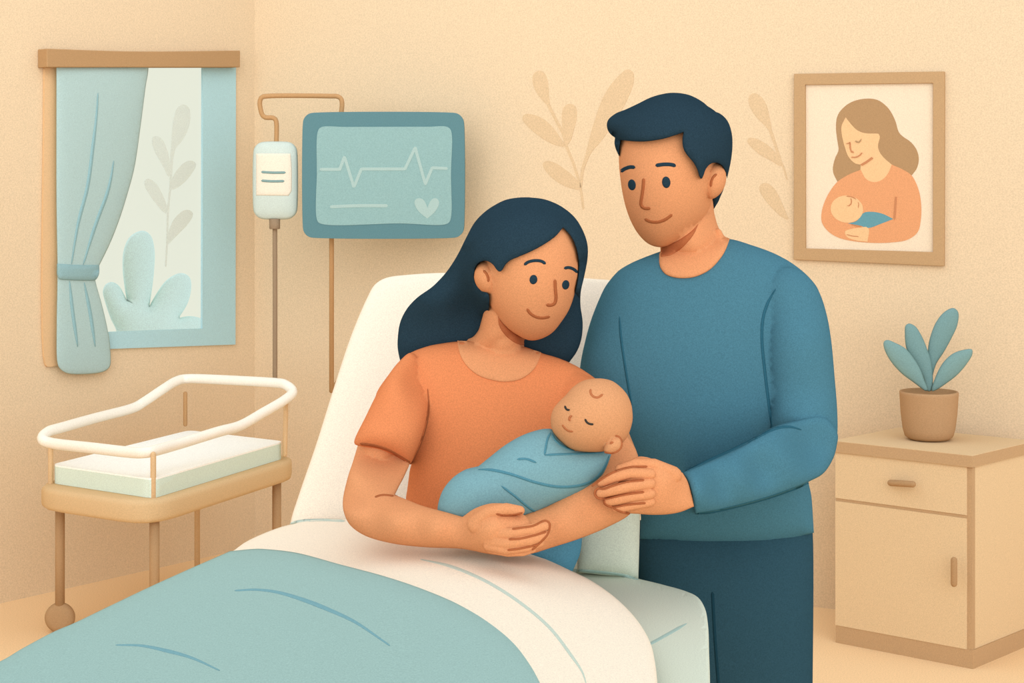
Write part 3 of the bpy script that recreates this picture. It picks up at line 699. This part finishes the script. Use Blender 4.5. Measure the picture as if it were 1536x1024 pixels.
# =================================================================== MOTHER
K5 = lambda p: T(580, 280, 3.938, p)
K6 = lambda p: T(500, 500, 2.8438, p)
KB = lambda p: T(640, 540, 3.2, p)
HD = 3.42
head = K5([(1133, 520), (1128, 560), (1105, 650), (1075, 730), (1030, 800), (980, 860), (920, 895), (860, 908), (820, 900), (790, 885), (740, 855), (690, 810), (655, 765), (610, 700), (570, 600), (545, 470), (560, 330), (640, 200), (760, 130), (900, 110), (1030, 160), (1105, 260), (1136, 380)])
gh = inflate(head, dconst(HD), .125, .12, step=6, s=3)
ear = K5([(640, 640), (595, 630), (560, 615), (525, 570), (516, 510), (535, 460), (560, 441), (580, 437), (610, 443), (650, 490), (660, 560)])
ge = inflate(ear, dconst(HD - .045), .04, step=4, s=2)
shirt = [(686.5, 512), (720, 512), (787, 520), (811.9, 529.2)] + K6([(960, 105), (1030, 135), (1080, 165), (1115, 190)]) + [(930, 600), (940, 660), (900, 740), (880, 800, 1), (622, 800, 1)] + K6([(310, 715), (316, 660), (325, 590), (332, 540), (300, 500, 1)]) + K6([(200, 330), (180, 270), (240, 170), (285, 115), (330, 82), (400, 55), (460, 43)])
gs1 = inflate(shirt, didw([(750, 520, 3.5), (760, 800, 3.46), (900, 600, 3.5), (580, 600, 3.48)]), .10, .10, step=8, s=3.5, pw=.38)
bib = K6([(529, 30, 1), (533, 60), (540, 90), (570, 140), (620, 180), (680, 200), (735, 207), (800, 195), (850, 160), (875, 120), (887, 80, 1), (820, 60), (700, 40)])
gbib = drape(bib, bvh(gs1), .004, .03, step=5, s=2.5, edge=3)
neckp = K5([(640, 560), (606, 600), (597, 650), (585, 690), (560, 790), (540, 850), (510, 885), (470, 899), (440, 935), (470, 1000), (560, 1060), (700, 1075), (820, 1040), (880, 990), (850, 960), (822, 940), (818, 905), (850, 800), (800, 600)])
gn = inflate(neckp, didw([(740, 470, HD + .03), (745, 500, HD + .055), (745, 525, HD + .09), (750, 560, HD + .17), (690, 540, HD + .13), (805, 540, HD + .13)]), .07, step=5, s=3)
A1 = [(560, 640, 1), (540, 655), (536.5, 668), (530, 690), (521, 718), (514.3, 750), (515.5, 767), (524.6, 786.6), (546, 802.4), (588, 814.7), (641, 820.7), (693.4, 823), (733.8, 830.6), (765, 833.8), (790, 831), (802, 822), (806, 806), (800, 790), (790, 775), (770, 764), (760, 756), (745, 754.5), (732, 755.6), (711, 763), (693.4, 775.3, 1), (676, 770), (656.5, 764.8), (633.6, 758.5), (609, 749), (592, 742.6, 1), (598, 730), (606, 715), (616, 690), (616, 670), (600, 640, 1)]
D1 = didw([(600, 640, 3.42), (545, 660, 3.40), (580, 670, 3.41), (520, 730, 3.28), (530, 780, 3.18), (600, 790, 3.12), (660, 795, 3.07), (740, 795, 2.99), (800, 800, 2.975)])
ga1 = inflate(A1, D1, .042, step=5, s=3)
A2 = [(930, 640), (941.6, 655.6), (952.5, 671), (957.5, 687), (962, 715), (958, 745), (946, 769.7), (912, 790), (871, 807), (827.5, 821), (794.7, 830.6), (765, 832), (745, 820), (745, 800), (780, 775), (827, 755), (865, 725), (890, 690), (905, 650)]
D2 = didw([(940, 655, 3.25), (955, 710, 3.21), (900, 770, 3.15), (840, 795, 3.11), (770, 810, 3.08)])
ga2 = inflate(A2, D2, .035, .05, step=5, s=3)
def fing(pts, r): return tube(tp(pts), r, seg=14)
fd = 2.957
fi = [fing([(735, 802, 2.985), (765, 800, fd), (798, 794, fd - .002), (818, 788, fd + .012)], [.0105, .0105, .0105, .0095]),
      fing([(733, 812, 2.985), (762, 814.5, fd - .002), (795, 809, fd - .004), (817, 801.5, fd + .010)], [.0105, .0105, .0105, .0095]),
      fing([(733, 818, 2.985), (760, 823.5, fd + .002), (788, 820, fd), (810, 813, fd + .01)], [.010, .0095, .0095, .0085]),
      fing([(735, 822, 2.99), (762, 828.5, fd + .012), (785, 827.5, fd + .010), (799, 823, fd + .016)], [.009, .0075, .0075, .007]),
      fing([(715, 785, 3.0), (735, 767, 2.985), (760, 763, 2.972), (780, 765.5, 2.975)], [.018, .0115, .0105, .0085])]
arm1 = tube(tp([(640, 575, 3.5), (590, 620, 3.46), (570, 670, 3.38)]), [.05, .048, .042], seg=16)
arm2 = tube(tp([(850, 590, 3.5), (905, 630, 3.38), (932, 690, 3.24)]), [.045, .04, .034], seg=16)
tor = inflate([(720, 560), (800, 560), (850, 590), (860, 680), (840, 780), (680, 790), (640, 700), (640, 590)], dconst(3.52), .07, step=10, s=5)
chest = tube(tp([(755, 505, 3.46), (758, 570, 3.54), (760, 620, 3.54)]), [.035, .045, .055], seg=16)
gbody = union([gh, ge, gn, gbib, ga1, ga2, *fi, arm1, arm2, tor, chest])
mum = tag(obj('person', gbody, MT['skin'], origin=(-.02, 3.5, .9)), 'seated woman with long dark hair in an orange shirt cradling the baby', 'person')
tm = bvh(gbody); thm = bvh(ga1, *fi)
for l in ([(812, 462), (835, 445), (875, 436), (915, 440), (940, 456)], [(1048, 482), (1075, 477), (1105, 487), (1130, 508)]): obj('eyebrow', stroke(K5(l), 4.6, tm, s=2), MT['hair'], mum)
for c in ((867, 548, 23, 28), (1058, 579, 21.5, 28)): obj('eye', drape(K5(ellipse(*c, .15)), tm, .003, .002, step=2, s=1.5, edge=5, rings=(1,)), MT['hair'], mum)
obj('nose', stroke(K5([(995, 548), (997, 600), (1001, 660), (992, 690), (968, 700), (943, 697)]), 4.6, tm, up=.004, s=2), MT['skinline'], mum)
obj('mouth', stroke(K5([(829, 720), (845, 745), (880, 768), (920, 775), (965, 767)]), 4.4, tm, s=2), MT['skinline'], mum)
obj('ear_line', stroke(K5([(570, 493), (588, 512), (600, 540), (600, 562)]), 3.8, tm, s=2), MT['skinline'], mum)
obj('chin_shadow', drape(K5([(657, 765, 1), (690, 810), (740, 855), (790, 885), (820, 899, 1), (816, 938, 1), (790, 935), (740, 910), (695, 870), (665, 820)]), bvh(gn, gbib, chest), .004, .01, step=4, s=2, edge=3), MT['chinshade'], mum)  # shadow of the chin on the neck, painted as a darker crescent
for l, w in (([(768, 793), (782, 791), (800, 788), (818, 780.5), (824, 784), (824.5, 792), (821, 802), (815, 809), (808, 816), (798, 825)], 3.2), ([(763, 808.6), (780, 807.5), (800, 803), (820, 797)], 3.2), ([(761, 825), (777, 823), (795, 819.5), (808, 816.5)], 3.2),
             ([(744, 770.5), (757, 773), (772, 772), (784, 768.5)], 3.2), (K6([(177, 697), (195, 691), (215, 688), (258, 692)]), 3)):
    obj('finger_crease', stroke(l, w, thm, up=.0022, s=2), MT['skinline'], mum)
# shirt
slv = K6([(330, 82), (285, 115), (240, 170), (190, 250), (140, 350), (90, 455), (90, 470), (100, 477), (115, 480, 1), (200, 495), (270, 525), (330, 560, 1), (375, 460), (400, 370), (415, 280), (405, 200), (370, 110)])
gs2 = inflate(slv, didw([(640, 560, 3.47), (535, 660, 3.34), (570, 675, 3.34), (612, 690, 3.35), (570, 590, 3.40)]), .064, step=6, s=3, pw=.4)
gs3 = tube(tp([(835, 585, 3.5), (870, 600, 3.45), (898, 622, 3.39)]), [.055, .053, .05], seg=20)
gsh_ = union([gs1, gs2, gs3])
sho = obj('shirt', gsh_, MT['shirt'], mum); tsi = bvh(gsh_)
obj('sleeve_seam', stroke(K6([(402, 235), (407, 300), (400, 370), (375, 460), (345, 530), (332, 556)]), 3.6, tsi, taper=.3), MT['shirtline'], sho)
obj('sleeve_hem', stroke(K6([(113, 470), (160, 476), (220, 492), (275, 520), (331, 555)]), 4.4, tsi), MT['shirtline'], sho)
# hair
hout = K5([(85, 1040, 1), (66, 960), (65, 900), (80, 800), (120, 720), (180, 655), (270, 590), (330, 530), (370, 480), (420, 400), (470, 300), (520, 210), (590, 140), (690, 82), (750, 67), (820, 62), (880, 66), (940, 76), (1030, 115), (1110, 180), (1160, 260), (1186, 340), (1187, 420), (1167, 530), (1147, 620), (1145, 700), (1158, 800), (1150, 900), (1125, 970), (1080, 1035, 1), (980, 1080), (700, 1000), (300, 1080)])
ghb = inflate(hout, didw([(740, 350, HD + .11), (685, 385, HD + .03), (655, 425, HD + .07), (620, 500, HD + .15), (710, 480, HD + .16), (860, 500, HD + .13)]), .075, .09, step=9, s=4, pw=.42)
blob = K5([(516, 620), (450, 480), (440, 380), (480, 280), (520, 210), (590, 140), (690, 82), (750, 67), (820, 62), (880, 66), (940, 76), (1030, 115), (1110, 180), (1160, 260), (1186, 340), (1187, 420), (1165, 530), (1140, 640), (1050, 760), (860, 880), (650, 800)])
gblob = inflate(blob, dconst(HD + .01), .142, step=7, s=3)
fr_ = K5([(82, 1040, 1), (66, 960), (65, 900), (80, 800), (120, 720), (180, 655), (270, 590), (330, 530), (370, 480), (420, 400), (470, 300), (520, 210), (590, 140), (690, 82), (750, 67), (820, 62), (880, 66), (940, 76), (1030, 115), (1110, 180), (1160, 260), (1186, 340), (1187, 420), (1165, 532, 1), (1145, 620), (1140, 660, 1), (1112, 625, 1), (1125, 570), (1133, 520), (1135, 440), (1120, 360), (1090, 295), (1042, 240, 1), (1000, 290), (930, 340), (850, 383), (780, 413), (730, 435), (700, 462), (684, 490), (667, 502), (650, 490), (630, 462), (605, 443), (580, 437), (550, 445), (530, 465), (517, 510), (526, 570), (560, 612), (600, 632), (606, 690), (590, 790), (570, 850), (540, 890), (470, 930), (420, 1000), (300, 1060)])
gfr = drape(fr_, bvh(gblob, ghb), .010, .05, step=6, s=3, edge=8, relax=10)
hr = obj('hair', union([ghb, gfr]), MT['hair'], mum)
# lap
gt = inflate([(745, 790), (800, 790), (872, 797), (873, 807), (870, 830), (864, 845), (856, 860), (840, 872), (780, 860), (740, 830)], dconst(3.30), .06, .10, step=6, s=3)
obj('trousers', gt, MT['bluecloth'], mum, label='patch of blue trousers showing under the forearm')

# =================================================================== BABY
BD = 3.13
bh = KB([(820, 88), (865, 92), (900, 105), (955, 155), (980, 205), (988, 250), (988, 290), (975, 340), (958, 375), (925, 410), (880, 430), (840, 439), (800, 441), (740, 438), (690, 425), (640, 385), (605, 340), (595, 290), (605, 240), (632, 203), (665, 172), (700, 132), (755, 98)])
g1 = inflate(bh, dconst(BD), .072, .075, step=5, s=2.5)
be_ = KB([(905, 362), (925, 368), (938, 390), (935, 420), (915, 440), (890, 449), (862, 447), (850, 430), (860, 395)])
g2 = inflate(be_, dconst(BD - .035), .018, step=3, s=2)
btor = tube(tp([(885, 630, BD + .03), (850, 685, BD + .03), (780, 715, BD + .03), (710, 745, BD + .03)]), [.03, .03, .035, .025], seg=16)
gb_ = union([g1, g2, btor])
baby = tag(obj('baby', gb_, MT['babyskin'], origin=P3(800, 760, BD)), 'sleeping newborn wrapped in a blue swaddle held in the seated woman\'s arms', 'baby')
tby = bvh(gb_)
for l in ([(663, 218), (667, 230), (675, 238), (687, 238)], [(760, 282), (768, 297), (782, 306), (801, 308)]): obj('closed_eye', stroke(KB(l), 3.2, tby, s=1.5), MT['babydark'], baby)
obj('nose', stroke(KB([(697, 266), (687, 273), (684, 284), (688, 292)]), 3.2, tby, up=.003, s=1.5), MT['babyline'], baby)
obj('mouth', stroke(KB([(650, 310), (664, 328), (682, 340), (702, 343)]), 3.0, tby, s=1.5), MT['babyline'], baby)
obj('hair_curl', stroke(KB([(787, 138), (787, 157), (800, 174), (822, 178), (846, 163)]), 3.3, tby, s=1.5), MT['babyline'], baby)
obj('ear_line', stroke(KB([(905, 362), (925, 369), (937, 390), (934, 418), (915, 438), (888, 446), (852, 441)]), 2.9, tby, s=1.5), MT['babyline'], baby)
obj('ear_line', stroke(KB([(879, 402), (887, 396), (897, 394)]), 3.3, tby, s=1.5), MT['babyline'], baby)
sw = KB([(597, 330, 1), (570, 331), (540, 336), (460, 363), (380, 408), (300, 470), (245, 515, 1), (210, 521), (180, 530), (120, 570), (80, 620), (60, 670), (52, 722)]) + [(662, 790), (720, 800), (785, 785), (827, 762), (855, 748), (879.8, 733.8), (890.3, 725), (904.4, 711), (911.4, 697)] + KB([(886, 452, 1), (845, 434), (800, 434), (745, 431), (697, 417), (650, 380), (615, 343)])
gsw = inflate(sw, didw([(870, 670, BD + .03), (820, 640, BD + .03), (780, 710, BD + .012), (700, 740, BD + .01)]), .078, .075, step=6, s=3, pw=.42)
swo = obj('swaddle', gsw, MT['swaddle'], baby); tsw = bvh(gsw)
for l, w in ((KB([(596, 345), (580, 380), (572, 420), (566, 455)]), 3.4), (KB([(566, 455), (640, 451), (740, 448), (845, 441)]), 3.4), (KB([(600, 350), (620, 385), (660, 415), (710, 434)]), 3.4),
             (KB([(246, 524), (310, 526), (400, 546), (520, 586), (620, 607), (700, 607), (770, 592), (820, 560), (858, 505), (878, 455)]), 4.2), (KB([(433, 475), (480, 474), (527, 492)]), 3.2), (KB([(358, 603), (420, 650), (500, 715), (545, 740)]), 3.4)):
    obj('fold_line', stroke(l, w, tsw, taper=.1), MT['swaddleline'], swo)

# =================================================================== FATHER
K7 = lambda p: T(880, 120, 3.411, p)
K2 = lambda p: T(860, 340, 2.845, p)
K3 = lambda p: T(940, 660, 2.8125, p)
FD = 3.62
fh = K7([(165, 380), (166, 440), (172, 500), (182, 570), (200, 650), (230, 730), (270, 795), (320, 840), (375, 855), (430, 842), (500, 802), (560, 750), (610, 690), (645, 607), (680, 500), (690, 380), (650, 250), (560, 170), (430, 130), (290, 150), (200, 210), (172, 300)])
h1 = inflate(fh, dconst(FD), .13, .12, step=7, s=3)
fe = K7([(600, 560), (590, 490), (610, 450), (635, 428), (665, 423), (695, 438), (712, 475), (710, 530), (685, 580), (645, 607), (620, 600)])
h2 = inflate(fe, dconst(FD - .05), .035, step=4, s=2)
to = K7([(373, 878), (300, 905), (230, 935), (180, 963)]) + K2([(190, 190), (140, 250), (110, 310), (75, 400), (50, 490), (30, 590)]) + [(868, 600), (880, 650), (920, 690), (955, 730), (961, 770), (960.3, 807.6, 1)] + K3([(180, 437), (300, 455), (430, 460), (540, 455), (640, 440), (740, 405), (790, 390, 1), (780, 240), (768, 150)]) + [(1230, 690), (1240, 600), (1235, 500)] + K2([(1050, 280), (1010, 220), (940, 160), (860, 115), (760, 78), (667, 52)]) + K7([(600, 815), (450, 850)])
gt1 = inflate(to, dconst(FD + .04), .125, .12, step=9, s=4, pw=.42)
fbib = K7([(372, 880, 1), (372, 940), (382, 968), (406, 995), (450, 1010), (500, 1014), (560, 1005), (630, 970), (690, 905), (715, 860), (732, 811, 1), (704, 797), (680, 762), (600, 780), (450, 850)])
gfbib = drape(fbib, bvh(gt1), .009, .03, step=6, s=3, edge=3)
fn = K7([(378, 820), (378, 870), (380, 905), (400, 960), (450, 1000), (550, 1010), (650, 950), (712, 870), (727, 814), (702, 797), (675, 755), (655, 690), (636, 600), (600, 600), (450, 700)])
h3 = inflate(fn, didw([(1020, 340, FD + .02), (1040, 370, FD + .03), (1030, 410, FD + .10), (1080, 370, FD + .07), (1000, 395, FD + .06)]), .075, step=6, s=3)
chest = tube(tp([(1030, 340, FD + .05), (1050, 440, FD + .06), (1070, 560, FD + .05), (1085, 810, FD + .08)]), [.06, .08, .085, .05], seg=16)
harm = tube(tp([(1060, 450, FD + .03), (1180, 480, FD), (1200, 600, FD - .03), (1200, 655, FD - .09), (1130, 708, 3.37), (1075, 722, 3.265), (1022, 738, 3.15)]), [.06, .05, .04, .034, .022, .013, .012], seg=16)
farm = tube(tp([(1050, 450, FD + .05), (935, 480, FD + .04), (915, 560, FD + .03), (900, 640, FD + .03)]), [.06, .05, .045, .04], seg=16)
fhand = tube(tp([(900, 640, FD + .03), (885, 680, FD + .03), (875, 700, FD + .02)]), [.035, .03, .02], seg=14)
hd = [(1041, 759.4, 1), (1021, 767.5), (1002.5, 771), (980.6, 771.9), (958.8, 770.6), (940, 768), (928, 755), (925, 735), (935, 705), (944, 692), (955.6, 685), (968, 685), (983.8, 690), (1002.5, 699), (1023.8, 708.8, 1), (1031, 721), (1037, 740)]
DH = didw([(1035, 735, 3.15), (990, 725, 3.11), (935, 735, 3.10)])
g4 = inflate(hd, DH, .028, .03, step=5, s=2.5)
f0 = 3.082
fg = [fing([(975, 711, f0 + .005), (945, 709, f0), (922, 715, f0), (902, 724, f0 + .012)], [.0105, .010, .010, .0085]),
      fing([(975, 725, f0), (945, 729, f0 - .006), (918, 735, f0 - .006), (901, 739.5, f0 + .004)], [.0105, .0105, .010, .009]),
      fing([(975, 740, f0), (945, 744.5, f0 - .003), (925, 749, f0 - .001), (912, 752, f0 + .008)], [.0105, .0100, .0098, .0088]),
      fing([(975, 752, f0 + .004), (950, 757, f0 + .004), (935, 760.5, f0 + .004), (924, 761.5, f0 + .01)], [.010, .0092, .009, .008]),
      fing([(1010, 712, 3.12), (980, 697, 3.105), (955, 695, 3.10), (930, 703, 3.105)], [.016, .012, .0105, .009])]
legs = [tube(tp([(1030, 850, FD + .07), (1028, 1080, FD + .07), (1028, 1440, FD + .05)]), [.06, .05, .035], seg=16), tube(tp([(1145, 850, FD + .07), (1150, 1080, FD + .07), (1152, 1440, FD + .05)]), [.06, .05, .035], seg=16)]
hips = tube(tp([(1030, 860, FD + .08), (1085, 850, FD + .08), (1145, 860, FD + .08)]), [.05, .055, .05], seg=16)
gf = union([h1, h2, h3, gfbib, chest, harm, farm, fhand, g4, *fg, hips, *legs])
dad = tag(obj('person', gf, MT['skin'], origin=(P3(1090, 0, FD).x, FD, 0)), 'standing man in a teal sweater reaching toward the baby', 'person')
tf = bvh(gf); tfh = bvh(g4, *fg)
for l in ([(172, 470), (195, 454), (225, 445), (248, 447)], [(352, 437), (400, 431), (440, 434), (456, 441)]): obj('eyebrow', stroke(K7(l), 5.6, tf, s=2), MT['hair'], dad)
for c in ((231, 536, 20, 28), (407, 523, 21.5, 29.5)): obj('eye', drape(K7(ellipse(*c, -.1)), tf, .003, .002, step=2, s=1.5, edge=5, rings=(1,)), MT['hair'], dad)
obj('nose', stroke(K7([(291, 503), (288, 550), (281, 600), (277, 638), (292, 655), (326, 657)]), 4.6, tf, up=.004, s=2), MT['skinline'], dad)
obj('mouth', stroke(K7([(296, 711), (325, 724), (362, 727), (402, 714), (438, 688)]), 4.6, tf, s=2), MT['skinline'], dad)
obj('ear_line', stroke(K7([(666, 480), (648, 496), (638, 520), (635, 546)]), 3.8, tf, s=2), MT['skinline'], dad)
obj('chin_shadow', drape(K7([(572, 735, 1), (545, 765), (500, 800), (440, 835), (378, 857, 1), (380, 905, 1), (430, 895), (480, 865), (520, 825), (550, 785)]), bvh(h3, gfbib, chest), .004, .01, step=4, s=2, edge=3), MT['chinshade'], dad)  # painted chin shadow, laid on the neck as a raised crescent
for l in ([(887.5, 729.5), (902.5, 718), (921, 707.5), (945, 700.5), (971, 699.4)], KB([(1045, 575), (960, 583), (900, 600), (850, 617), (820, 616), (806, 635), (818, 660), (850, 665), (950, 645), (1045, 632)]), KB([(850, 668), (856, 690), (888, 704), (960, 694), (1052, 685)]), KB([(895, 710), (930, 727), (977, 737)])):
    obj('finger_crease', stroke(l, 3.4, tfh, up=.0022, s=2), MT['skinline'], dad)
# sweater
ua = K2([(800, 250), (815, 420), (815, 560), (840, 760), (848, 870), (960, 920), (1095, 960), (1120, 920), (1127, 880), (1126, 780), (1115, 640), (1100, 480), (1080, 370), (1050, 280), (1010, 220), (940, 175), (860, 180)])
gt2 = inflate(ua, didw([(1190, 420, FD - .0), (1200, 560, FD - .03), (1200, 660, FD - .08)]), .075, step=8, s=4)
fa = [(1023.8, 708.8, 1), (1060, 694), (1110, 671), (1157, 643), (1190, 632), (1235, 625), (1256, 649), (1254.7, 670.7), (1249.3, 688.4), (1235, 709.8), (1215.6, 721), (1170, 741), (1120, 756), (1080, 765), (1043, 770, 1), (1041, 759.4), (1037, 740), (1031, 721)]
gt3 = inflate(fa, didw([(1235, 655, FD - .1), (1150, 700, 3.38), (1100, 720, 3.28), (1035, 740, 3.15)]), .05, step=6, s=3, pw=.36)
gsweat = union([gt1, gt2, gt3])
swt = obj('sweater', gsweat, MT['sweater'], dad); tw = bvh(gsweat)
for l, w in ((K2([(863, 265), (830, 325), (810, 390), (805, 480), (818, 620), (835, 760), (848, 865)]), 4.4), (K2([(975, 866), (930, 854), (885, 855), (845, 867), (780, 900), (680, 950), (580, 995)]) + [(1050, 696.5), (1027, 707)], 4.2),
             (K2([(197, 382), (203, 470), (220, 590), (240, 710), (250, 760)]), 3.6), (K3([(290, 311), (360, 302), (480, 275), (600, 242), (700, 207), (770, 180)]), 4.6)):
    obj('fold_line', stroke(l, w, tw, taper=.12), MT['sweaterline'], swt)
fy = HY + F * H / FD
tr = [(957, 780, 1), (957.5, 868), (957, 1024), (975, 1300), (985, fy - 20, 1), (1065, fy - 20, 1), (1082, 1250), (1090, 1130), (1097, 1250), (1110, fy - 20, 1), (1195, fy - 20, 1), (1215, 1250), (1219, 1024), (1219.2, 800), (1216, 770, 1)]
gtr = inflate(tr, dconst(FD + .07), .115, .11, step=12, s=6, pw=.42)
trr = obj('trousers', gtr, MT['trousers'], dad); ttr = bvh(gtr)
obj('crease', stroke(K3([(362, 640), (366, 720), (372, 830), (388, 1040)]), 4.6, ttr), MT['trouserline'], trr)
for x in (1025, 1152):
    p = P3(x, 0, FD); obj('shoe', tube([(p.x, FD + .06, .045), (p.x, FD - .05, .042), (p.x, FD - .16, .035)], [.045, .045, .035]), MT['shoe'], dad)
# hair
ho = K7([(145, 295, 1), (125, 280), (110, 260), (103, 235), (105, 215), (115, 197), (150, 170), (200, 150), (260, 122), (330, 88), (400, 69), (450, 65), (520, 75), (580, 103), (615, 130), (635, 157, 1), (680, 170), (720, 208), (742, 270), (746, 340), (737, 420), (718, 505, 1)])
hin = K7([(712, 475), (695, 440), (665, 423), (635, 428), (610, 455), (597, 490), (587, 507), (580, 500), (565, 455), (545, 420), (515, 385), (495, 350), (490, 310), (495, 267, 1), (440, 287), (380, 303), (300, 314), (230, 313), (173, 307, 1), (167, 350), (165, 388, 1), (148, 350), (142, 320)])
fblob = K7([(145, 295), (103, 240), (115, 197), (200, 150), (330, 88), (450, 65), (580, 103), (680, 165), (742, 270), (745, 400), (718, 505), (640, 640), (520, 780), (380, 860), (230, 740), (175, 560), (160, 400)])
gfb = inflate(fblob, dconst(FD), .143, step=8, s=4)
cap = drape(ho + hin, bvh(gfb), .014, .09, step=6, s=3, edge=9)
hb = K7([(200, 200), (330, 100), (450, 75), (580, 113), (680, 180), (730, 270), (738, 340), (730, 420), (712, 505), (700, 560), (683, 600), (675, 620), (650, 661, 1), (636, 600), (560, 560), (400, 300), (220, 290)])
gback = inflate(hb, dconst(FD + .10), .06, .05, step=8, s=4, pw=.42)
obj('hair', union([gback, cap]), MT['hair'], dad)

# =================================================================== LIGHT, CAMERA
sc = bpy.context.scene
w = bpy.data.worlds.new('World'); sc.world = w; w.use_nodes = True; nt = w.node_tree
bg = nt.nodes['Background']
tcn = nt.nodes.new('ShaderNodeTexCoord'); sx = nt.nodes.new('ShaderNodeSeparateXYZ')
nt.links.new(tcn.outputs['Generated'], sx.inputs[0])
mr = nt.nodes.new('ShaderNodeMapRange'); mr.inputs['From Min'].default_value = .35; mr.inputs['From Max'].default_value = .75
nt.links.new(sx.outputs['Y'], mr.inputs['Value'])
mx = nt.nodes.new('ShaderNodeMix'); mx.data_type = 'RGBA'
mx.inputs['A'].default_value = (1.05, 1.10, 1.16, 1)                    # bright open side the room is lit from
mx.inputs['B'].default_value = (s2l(233), s2l(237), s2l(220), 1)       # hazy pale horizon beyond the window
nt.links.new(mr.outputs['Result'], mx.inputs['Factor']); nt.links.new(mx.outputs['Result'], bg.inputs['Color'])
bg.inputs['Strength'].default_value = 1.0

sl = bpy.data.lights.new('front_fill', 'SUN'); sl.energy = 1.96; sl.angle = math.radians(70); so = bpy.data.objects.new('front_fill', sl); col.objects.link(so)  # added frontal fill that evens out the shading
so.rotation_euler = (math.radians(84), 0, math.radians(2)); so.location = (0, -2, 3)

al = bpy.data.lights.new('overhead_fill', 'AREA'); al.shape = 'RECTANGLE'; al.size = 2.4; al.size_y = 1.4; al.energy = 11; al.color = (1, .97, .93)  # unseen lamp added to lift the dim lower left corner
ao = bpy.data.objects.new('overhead_fill', al); col.objects.link(ao); ao.location = (-1.2, 5.6, 3.3)

cd_ = bpy.data.cameras.new('camera'); cam = bpy.data.objects.new('camera', cd_); col.objects.link(cam)
cd_.sensor_width = 36; cd_.sensor_fit = 'HORIZONTAL'; cd_.lens = F / 1536 * 36
cd_.shift_y = -(512 - HY) / 1536; cd_.clip_start = .05; cd_.clip_end = 100
cam.location = (0, 0, H); cam.rotation_euler = (math.pi / 2, 0, 0); sc.camera = cam
sc.view_settings.view_transform = 'Standard'; sc.view_settings.look = 'None'
sc.view_settings.exposure = 0; sc.view_settings.gamma = 1; sc.view_settings.use_curve_mapping = False
